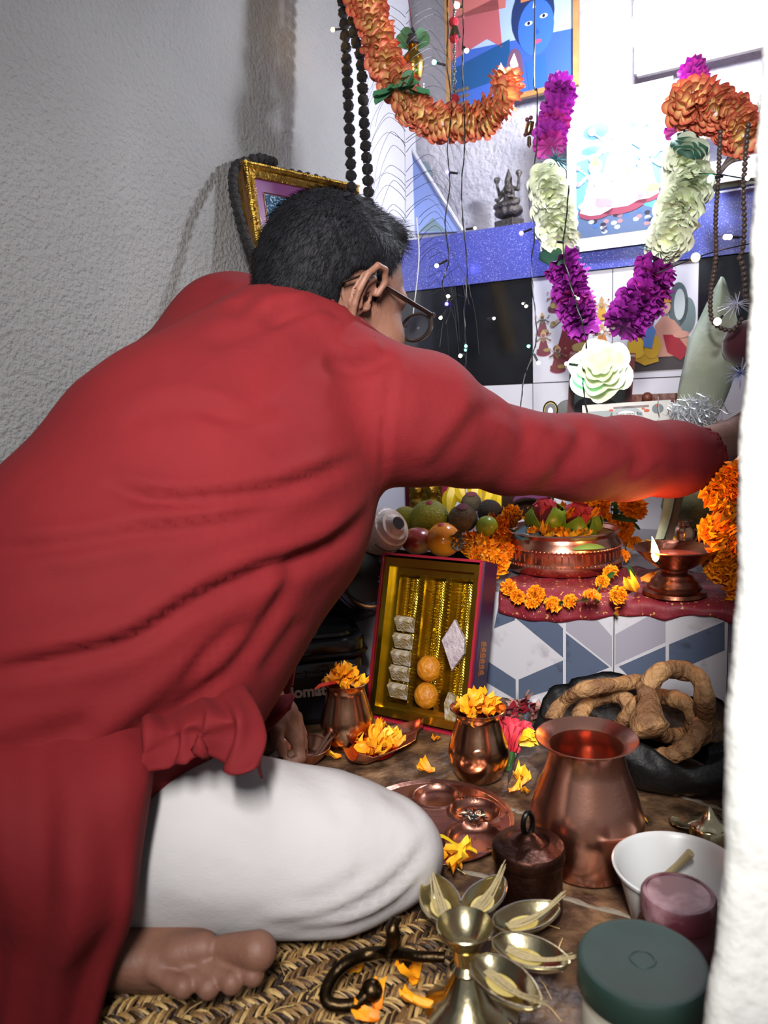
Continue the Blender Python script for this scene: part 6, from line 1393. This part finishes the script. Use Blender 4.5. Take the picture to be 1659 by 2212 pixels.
# --- peacock feathers: pale quills and thin curved barbs
def feather(label, quill, spans, seed=0):
    t = thing('peacock_feather', label, 'feather', quill[-1]); b = MB(); b.tube(spline(quill, 30), np.linspace(.0008, .0017, 30), 6); b.build('quill', mat('quill_white', 'C8C8C8', .4), t)
    b = MB()
    for (x, y, dx, dy, sag) in spans:
        d = 1.56; p0 = W(x, y, d); p3 = W(x+dx, y+dy, d+.02); mid = W(x+dx*.5, y+min(0, dy)*.5-sag, d+.03); b.tube(spline([p0, W(x+dx*.18, y-sag*.6, d), mid, W(x+dx*.86, y+dy*.45-sag*.4, d+.02), p3], 14), np.linspace(.0006, .0003, 14), 4)
    b.build('barbs', mat('barb_dark', '1E1E24', .5), t); return t
sp_ = []
for k in range(22):
    y = 30+k*21+rng.normal()*6; sp_.append((877, y, 100+rng.random()*40, 40+rng.random()*60, 24+rng.random()*18)); sp_.append((876, y+8, -(58+rng.random()*34), 42+rng.random()*50, 20+rng.random()*14))
feather('tall white-quilled feather with thin dark curved barbs standing in the corner', [W(872, 255, 1.57), W(875, 340, 1.57), W(876, 480, 1.57)], sp_)
sp_ = [(905, 470+k*17, 70+rng.random()*50, 60+rng.random()*90, 25+rng.random()*10) for k in range(7)]+[(925, 560+20*k, 40+30*rng.random(), 120+60*rng.random(), 12) for k in range(5)]+[(1010, 640, -60, 110, 0), (960, 600, 75, 165, 20)]
feather('lower feather whose dark barbs arch in front of the blue-lit granite ledge', [W(890, 700, 1.55), W(905, 560, 1.55), W(900, 470, 1.55)], sp_)

# --- string lights
def strand(label, wires, bulbs, d=1.55):
    P0 = W(*wires[0][-1], d); t = thing('string_light', label, 'string lights', P0)
    b = MB()
    for w_ in wires:
        P = [W(x+rng.normal()*1.2, y, d+.004*math.sin(y*.03)) for x, y in w_]; q = spline(P, len(P)*10); b.tube(q, .0011, 5)
        q2 = q+E*.0012*np.sin(np.arange(len(q))*.9)[:, None]+nW*.0012*np.cos(np.arange(len(q))*.9)[:, None]; b.tube(q2, .0009, 5)
    b.build('wire', mat('wire_black'), t)
    for x, y, wx_, wy_, c, s in bulbs:
        a, e = W(wx_, wy_, d), W(x, y, d-.004); dv = nz(e-a); L = np.linalg.norm(e-a); b = MB(); b.tube([a+dv*L*.15, e-dv*.002], .0024, 8); h_ = b.build('bulb_holder', mat('wire_black'), t)
        b = MB(); b.ball(e+dv*.002, .0030*s, 10, 8); b.build('bulb', mat('led_'+c, {'w': 'FFF0D0', 'b': '3A30FF', 'g': '60FFD0', 'y': 'FFC060', 'p': 'FFB8B0', 'c': 'F0F6FF'}[c], .3, emit={'b': 30, 'y': 26}.get(c, 22)), h_)
    return t
strand('left string of tiny lights on twisted dark wire hanging before the ledge', [[(968, -330), (965, -20), (967, 60), (966, 140), (975, 230), (968, 320), (972, 400), (962, 480), (970, 560), (955, 615), (975, 660), (965, 700)]],
       [(940, 135, 967, 142, 'g', 1.5), (968, 372, 992, 375, 'b', 1.3), (945, 573, 970, 560, 'c', 1.3), (953, 685, 965, 668, 'w', 1.1), (970, 640, 985, 642, 'w', 1.1), (965, 655, 966, 648, 'b', 1.2)])
strand('second string of tiny lights, reaching down over the black tile', [[(1002, -330), (1000, -20), (1001, 60), (1000, 150), (1003, 235), (1004, 320), (998, 400), (1001, 480), (1007, 580), (1001, 680), (1008, 760), (1003, 800)]],
       [(989, 12, 1001, 16, 'y', 2.0), (1007, 108, 1001, 100, 'c', 1.5), (1024, 493, 1003, 496, 'w', .9), (1065, 688, 1050, 690, 'w', .9), (996, 768, 1004, 765, 'w', 1.2), (1006, 746, 1004, 740, 'g', .9), (1005, 755, 1004, 750, 'g', .7)])
strand('string of tiny lights hanging just left of the white rose wreath', [[(1160, -300), (1156, 150), (1158, 200), (1158, 330), (1144, 420), (1155, 500), (1148, 570), (1152, 640), (1158, 720), (1150, 765), (1133, 820), (1124, 880)]],
       [(1128, 503, 1152, 493, 'b', 1.6), (1172, 364, 1152, 372, 'c', 1.6), (1138, 661, 1150, 656, 'w', 1.0), (1131, 655, 1140, 650, 'w', .7), (1162, 782, 1152, 762, 'c', 1.2), (1143, 747, 1150, 742, 'g', 1.0)])
strand('string of tiny lights crossing the left purple strand and the white rose', [[(1228, 400), (1222, 470), (1218, 540), (1236, 620), (1258, 700), (1266, 760), (1258, 820), (1268, 890)]],
       [(1226, 786, 1255, 790, 'c', 1.2), (1253, 822, 1262, 815, 'g', 1.9), (1201, 522, 1220, 524, 'p', .5), (1247, 644, 1240, 640, 'w', .9)], 1.42)
strand('string of tiny lights strung across the bead malas at the right', [[(1510, 375), (1560, 378), (1640, 392)], [(1420, 590), (1500, 558), (1560, 540), (1650, 520)], [(1545, 510), (1608, 512)]],
       [(1538, 385, 1565, 380, 'g', 2.0), (1578, 512, 1600, 513, 'p', 1.6), (1570, 512, 1590, 513, 'p', 1.6), (1500, 557, 1488, 562, 'y', 2.6), (1551, 693, 1562, 680, 'w', 2.2), (1612, 385, 1600, 388, 'c', 1.4)], 1.36)
for k in range(7):
    pass
# bulb on the left wall
yb = thing('fairy_bulb', 'single warm yellow bulb glowing against the plaster at the upper left of the black beads', 'light', W(722, 66, 1.62)); b = MB(); b.ball(W(719, 64, 1.63), .0042, 12, 8); b.build('bulb', mat('led_y'), yb); b = MB(); b.tube([W(722, 64, 1.63), W(742, 62, 1.64)], .0024, 8); b.build('bulb_holder', mat('wire_black'), yb)
pl_ = bpy.data.lights.new('fairy_bulb_light', 'POINT'); pl_.energy = .10; pl_.color = (1, .62, .12); pl_.shadow_soft_size = .006; o = bpy.data.objects.new('fairy_bulb_light', pl_); COL.objects.link(o); o.location = Vector(W(712, 66, 1.62).tolist())
for (x, y) in ((960, 560), (1128, 515)):
    pl_ = bpy.data.lights.new('blue_led_light', 'POINT'); pl_.energy = .12; pl_.color = (.12, .12, 1); pl_.shadow_soft_size = .01; o = bpy.data.objects.new('blue_led_light', pl_); COL.objects.link(o); o.location = Vector(wA(x, y, .10).tolist())

# --- seated goddess statuette on the ledge
c = atA(sA(wA(1083, 485)), zb1, -.055); Xi, Yi = nz(E*.92+nW*.38), None; nI = nz(nW*.92-E*.38); S_ = .152
def st_sd(p):
    q = (p-c)/S_; l = np.stack([q@Xi, q@nI, q@UP], 1); l[:, 0] = l[:, 0]; s = l.copy(); s[:, 0] = np.abs(s[:, 0])
    e = lambda cc, r: sd_ell(s, np.array(cc), *I3, r)
    def bx(cc, h): dd = np.abs(l-np.array(cc))-np.array(h); return np.linalg.norm(np.maximum(dd, 0), axis=1)+np.minimum(dd.max(1), 0)
    d = np.minimum(bx((0, 0, .035), (.25, .17, .035)), bx((0, 0, .115), (.21, .14, .05)))
    d = smin(d, e((0, 0, .30), (.27, .18, .12)), .02); an = np.arctan2(l[:, 1], l[:, 0]); d = d-.012*np.cos(an*9)*np.exp(-((l[:, 2]-.30)/.08)**2)
    d = smin(d, sd_cap(s, (.04, .05, .44), (.23, .05, .42), .06, .055), .02); d = smin(d, sd_cap(s, (.20, .10, .40), (.02, .16, .39), .05, .035), .02)
    d = smin(d, sd_cap(l, (0, 0, .42), (0, 0, .66), .085, .095), .03); d = smin(d, e((.05, .07, .62), (.045, .05, .04)), .02)
    d = smin(d, e((0, .01, .78), (.062, .066, .075)), .02); d = smin(d, sd_cap(l, (0, 0, .84), (0, 0, .98), .06, .012), .02)
    d = smin(d, sd_cap(s, (.10, 0, .66), (.21, 0, .62), .04, .032), .02); d = smin(d, sd_cap(s, (.21, 0, .62), (.25, .02, .78), .030, .022), .015)
    d = smin(d, sd_cap(s, (.25, .02, .79), (.25, .02, .86), .02, .055), .01); d = smin(d, sd_cap(s, (.10, .02, .62), (.18, .08, .50), .034, .026), .02); d = smin(d, sd_cap(s, (.18, .08, .50), (.14, .16, .50), .026, .03), .015)
    return d*S_
V, Q = nets(st_sd, c-[.065, .065, .004], c+[.065, .065, .16], .0014); b = MB(); b.add(V, Q.tolist()); o = b.build('goddess_statuette', mat('old_pewter', '6A6460', .38, metal=.8, bump=2, bscale=260, c2='3A3634', cscale=60), smooth='full', base=c)
tag(o, 'small pewter seated goddess statuette on a lotus, standing on the blue-lit granite ledge', 'statue')

# --- silver relief at the right edge
b = MB(); O_ = wA(1590, 310, .03); b.box(O_, (.13, .012, .17), X=E, Y=UP, Z=nW)
for k in range(13):
    a = .2+k*.11; b.tube(spline([O_+nW*.010+E*(-.04+.006*k)+UP*(-.07+.008*k), O_+nW*.018+E*(-.01+.005*k)+UP*(-.04+.010*k), O_+nW*.012+E*(.03+.002*k)+UP*(-.035+.013*k)], 10), [.003]+[.005]*7+[.003, .001], 6)
rs = tag(b.build('silver_relief', mat('silver_relief', '9A9894', .35, metal=.9, bump=2, bscale=120)), 'embossed silver wing relief plaque at the upper right, behind the bead strings', 'plaque')
b = MB(); rbox(b, wA(1580, 400, .06), (.16, .02, .012), .004, E, nW); tag(b.build('dark_shelf_rod', mat('dark_iron')), 'short dark rod shelf under the silver relief', 'shelf')
# --- palm spathe, tinsel flower, velvet
lf = MB(); rows = []; spine = evenly([W(1558, 598, 1.52), W(1548, 680, 1.52), W(1535, 770, 1.50), W(1512, 860, 1.46), W(1480, 940, 1.42)], 22); wdt = np.interp(np.linspace(0, 1, 22), [0, .12, .35, .6, 1], [.002, .022, .050, .048, .036])
for i, p in enumerate(spine): rows.append([p+E*wdt[i]*u+nW*(-.018*u*u+.006*math.sin(u*4+i*.4)) for u in np.linspace(-1, 1, 11)])
lf.grid(np.array(rows), thick=.0012); tag(lf.build('palm_sheath', mat('sheath_green', '7A8A76', .5, c2='A8A896', cscale=6, bump=1, bscale=60), smooth='full'), 'broad pale green palm sheath standing pointed end up at the right of the tiles', 'leaf')
b = MB()
for k in range(240):
    v = nz(rng.normal(size=3)); P0 = W(1500+rng.normal()*26, 898+rng.normal()*14, 1.37); b.tube([P0+UP*.012, P0+v*.018, P0+v*.030+UP*.002], [.0009, .0012, .0003], 3, 0, lin('D8DCE0'))
tag(b.build('tinsel_flower', mat('tinsel')), 'shaggy white tinsel flower just above the sleeve cuff', 'flower')
vb = MB(); vc = W(1612, 745, 1.48); vb.ball(vc, .045, 24, 16, rad=(1, .8, .95)); v = vb.v[0]; vb.v[0] = vc+(v-vc)*(1+.08*wob(v, 60, 8)[:, None]); tag(vb.build('velvet_bundle', mat('burgundy_velvet', '4A0E22', .9, sheen=1)), 'burgundy velvet bundle at the right below the wooden beads', 'cloth')
tinsel(1592, 655, 1.38, .03, lin('D8DCF0'), 'white sparkling tinsel across the wooden beads at the right', 40); tinsel(1600, 805, 1.40, .03, lin('C8D0F0'), 'white sparkling tinsel below the velvet bundle', 50)

# --- brown photo frame, banknote and small things behind the arm
pf = thing('photo_frame', 'brown wooden photo frame standing behind the white rose', 'picture', onz(1300, 1100, ZP)); tl, tr_, br = W(1238, 768, 1.58), W(1366, 772, 1.54), W(1345, 990, 1.48); bl_ = W(1228, 990, 1.52)
b = MB()
for p, q in ((tl, tr_), (tr_, br), (br, bl_), (bl_, tl)):
    d = nz(q-p); s = nz(np.cross(d, toC(p))); b.box((p+q)/2, (np.linalg.norm(q-p)+.012, .012, .012), X=d, Y=s, Z=np.cross(d, s))
b.build('picture_frame', mat('brown_wood', '4A2224', .35), pf, smooth=False)
b = MB(); b.add([p-toC(p)*.003 for p in (bl_, br, tr_, tl)], [(0, 1, 2, 3)], 0, lin('5A6460')); cc_ = (tl+br)/2; X_ = nz(tr_-tl); Y_ = nz(tl-bl_); b.add([cc_+X_*x+Y_*y+toC(cc_)*.0005 for x, y in ell(0, -.01, .045, .03)], [tuple(range(20))], 0, lin('1E1A1E')); b.add([cc_+X_*x+Y_*y+toC(cc_)*.001 for x, y in ell(.01, -.03, .03, .022)], [tuple(range(20))], 0, lin('9A7A70')); b.build('photo', m_print, pf, smooth=False)
bn = thing('banknote', 'grey printed banknote propped above the sleeve in front of the photo frame', 'banknote', W(1350, 930, 1.42)); O_ = W(1353, 920, 1.42); X_ = nz(W(1440, 866, 1.40)-W(1265, 877, 1.44)); Y_ = nz(UP-X_*(X_@UP)); Z_ = np.cross(X_, Y_); 
if Z_@toC(O_) < 0: Z_ = -Z_
b = MB(); b.box(O_, (.155, .085, .0006), X=X_, Y=Y_, Z=Z_, col=lin('B0B0AC')); f = lambda l, p, c: shape(b, O_+Z_*.0004, X_, Y_, Z_, l, p, c)
f(1, [(-.068, -.036), (-.024, -.036), (-.024, .030), (-.068, .030)], '7A8488'); f(2, [(-.060, -.036), (-.045, .006), (-.038, -.004), (-.028, -.036)], 'A8ACB0'); f(1, ell(.0, .014, .030, .022, 16, 0, PI), '8A9094'); f(2, ell(.0, .012, .022, .016, 16, 0, PI), 'C0C0BC'); f(1, ell(.055, .028, .010, .009), '5A6468'); f(1, [(-.022, .032), (.04, .032), (.04, .036), (-.022, .036)], '6A5A5A')
for x, y, s in ((-.026, .03, .004), (.036, .026, .005), (.055, .034, .004), (.03, .03, .003)): f(3, ell(x, y, s, s*.6, 8), 'A84020')
b.build('note_paper', m_print, bn, smooth=False)
text('नेपाल राष्ट्र बैंक', O_+Z_*.002-X_*.018+Y_*.018, X_, Y_, .0075, mat('ink', '3A4248', .6), 'note_lettering', bn, .0001)
b = MB()
for r in range(3): b.box(O_+Z_*.001+Y_*(.008-.007*r), (.032, .0016, .0003), X=X_, Y=Y_, Z=Z_)
b.build('note_lines', mat('ink2', '6A7278', .6), bn, smooth=False)
b = MB(); rbox(b, W(1405, 862, 1.52), (.10, .02, .02), .004, E, nW); b.ball(W(1398, 858, 1.50), .010, 12, 8); tag(b.build('brown_box', mat('brown_paint', '5A2A1C', .5, bump=2)), 'flat reddish brown box behind the banknote', 'box')
md = thing('oval_medallion', 'small oval gold-rimmed medallion standing left of the photo frame', 'medallion', W(1189, 905, 1.55)); b = MB(); mc = W(1189, 886, 1.55); mx_, my_, mz_ = orient(toC(mc), 0); up3 = nz(UP-mz_*(UP@mz_)); rx3 = np.cross(up3, mz_)
b.lathe([(0, 0), (.012, 0), (.0135, .002), (.0145, .001), (.015, -.003), (0, -.003)], mc, 32, X=rx3, Y=up3*1.25, Z=mz_); b.build('rim', mat('orn_gold2', '8A7A3A', .3, metal=1), md); b = MB(); b.disc(mc+mz_*.001, .0115, rx3, up3, 24, sy=1.25); b.build('face', mat('medal_dark', '1E2030', .3), md); b = MB(); b.disc(mc+mz_*.0018-up3*.002, .005, rx3, up3, 16, sy=1.5); b.build('inset', mat('medal_white', 'B8BCD0', .4), md)
b = MB(); dc_ = W(1228, 892, 1.58); X3, Y3, Z3 = orient(toC(dc_), 0); b.lathe([(0, 0), (.026, 0), (.027, -.003), (.026, -.006), (0, -.006)], dc_, 32, X=X3, Y=Y3, Z=Z3); tag(b.build('black_disc', blk), 'round black disc leaning between the oval medallion and the photo frame', 'disc')
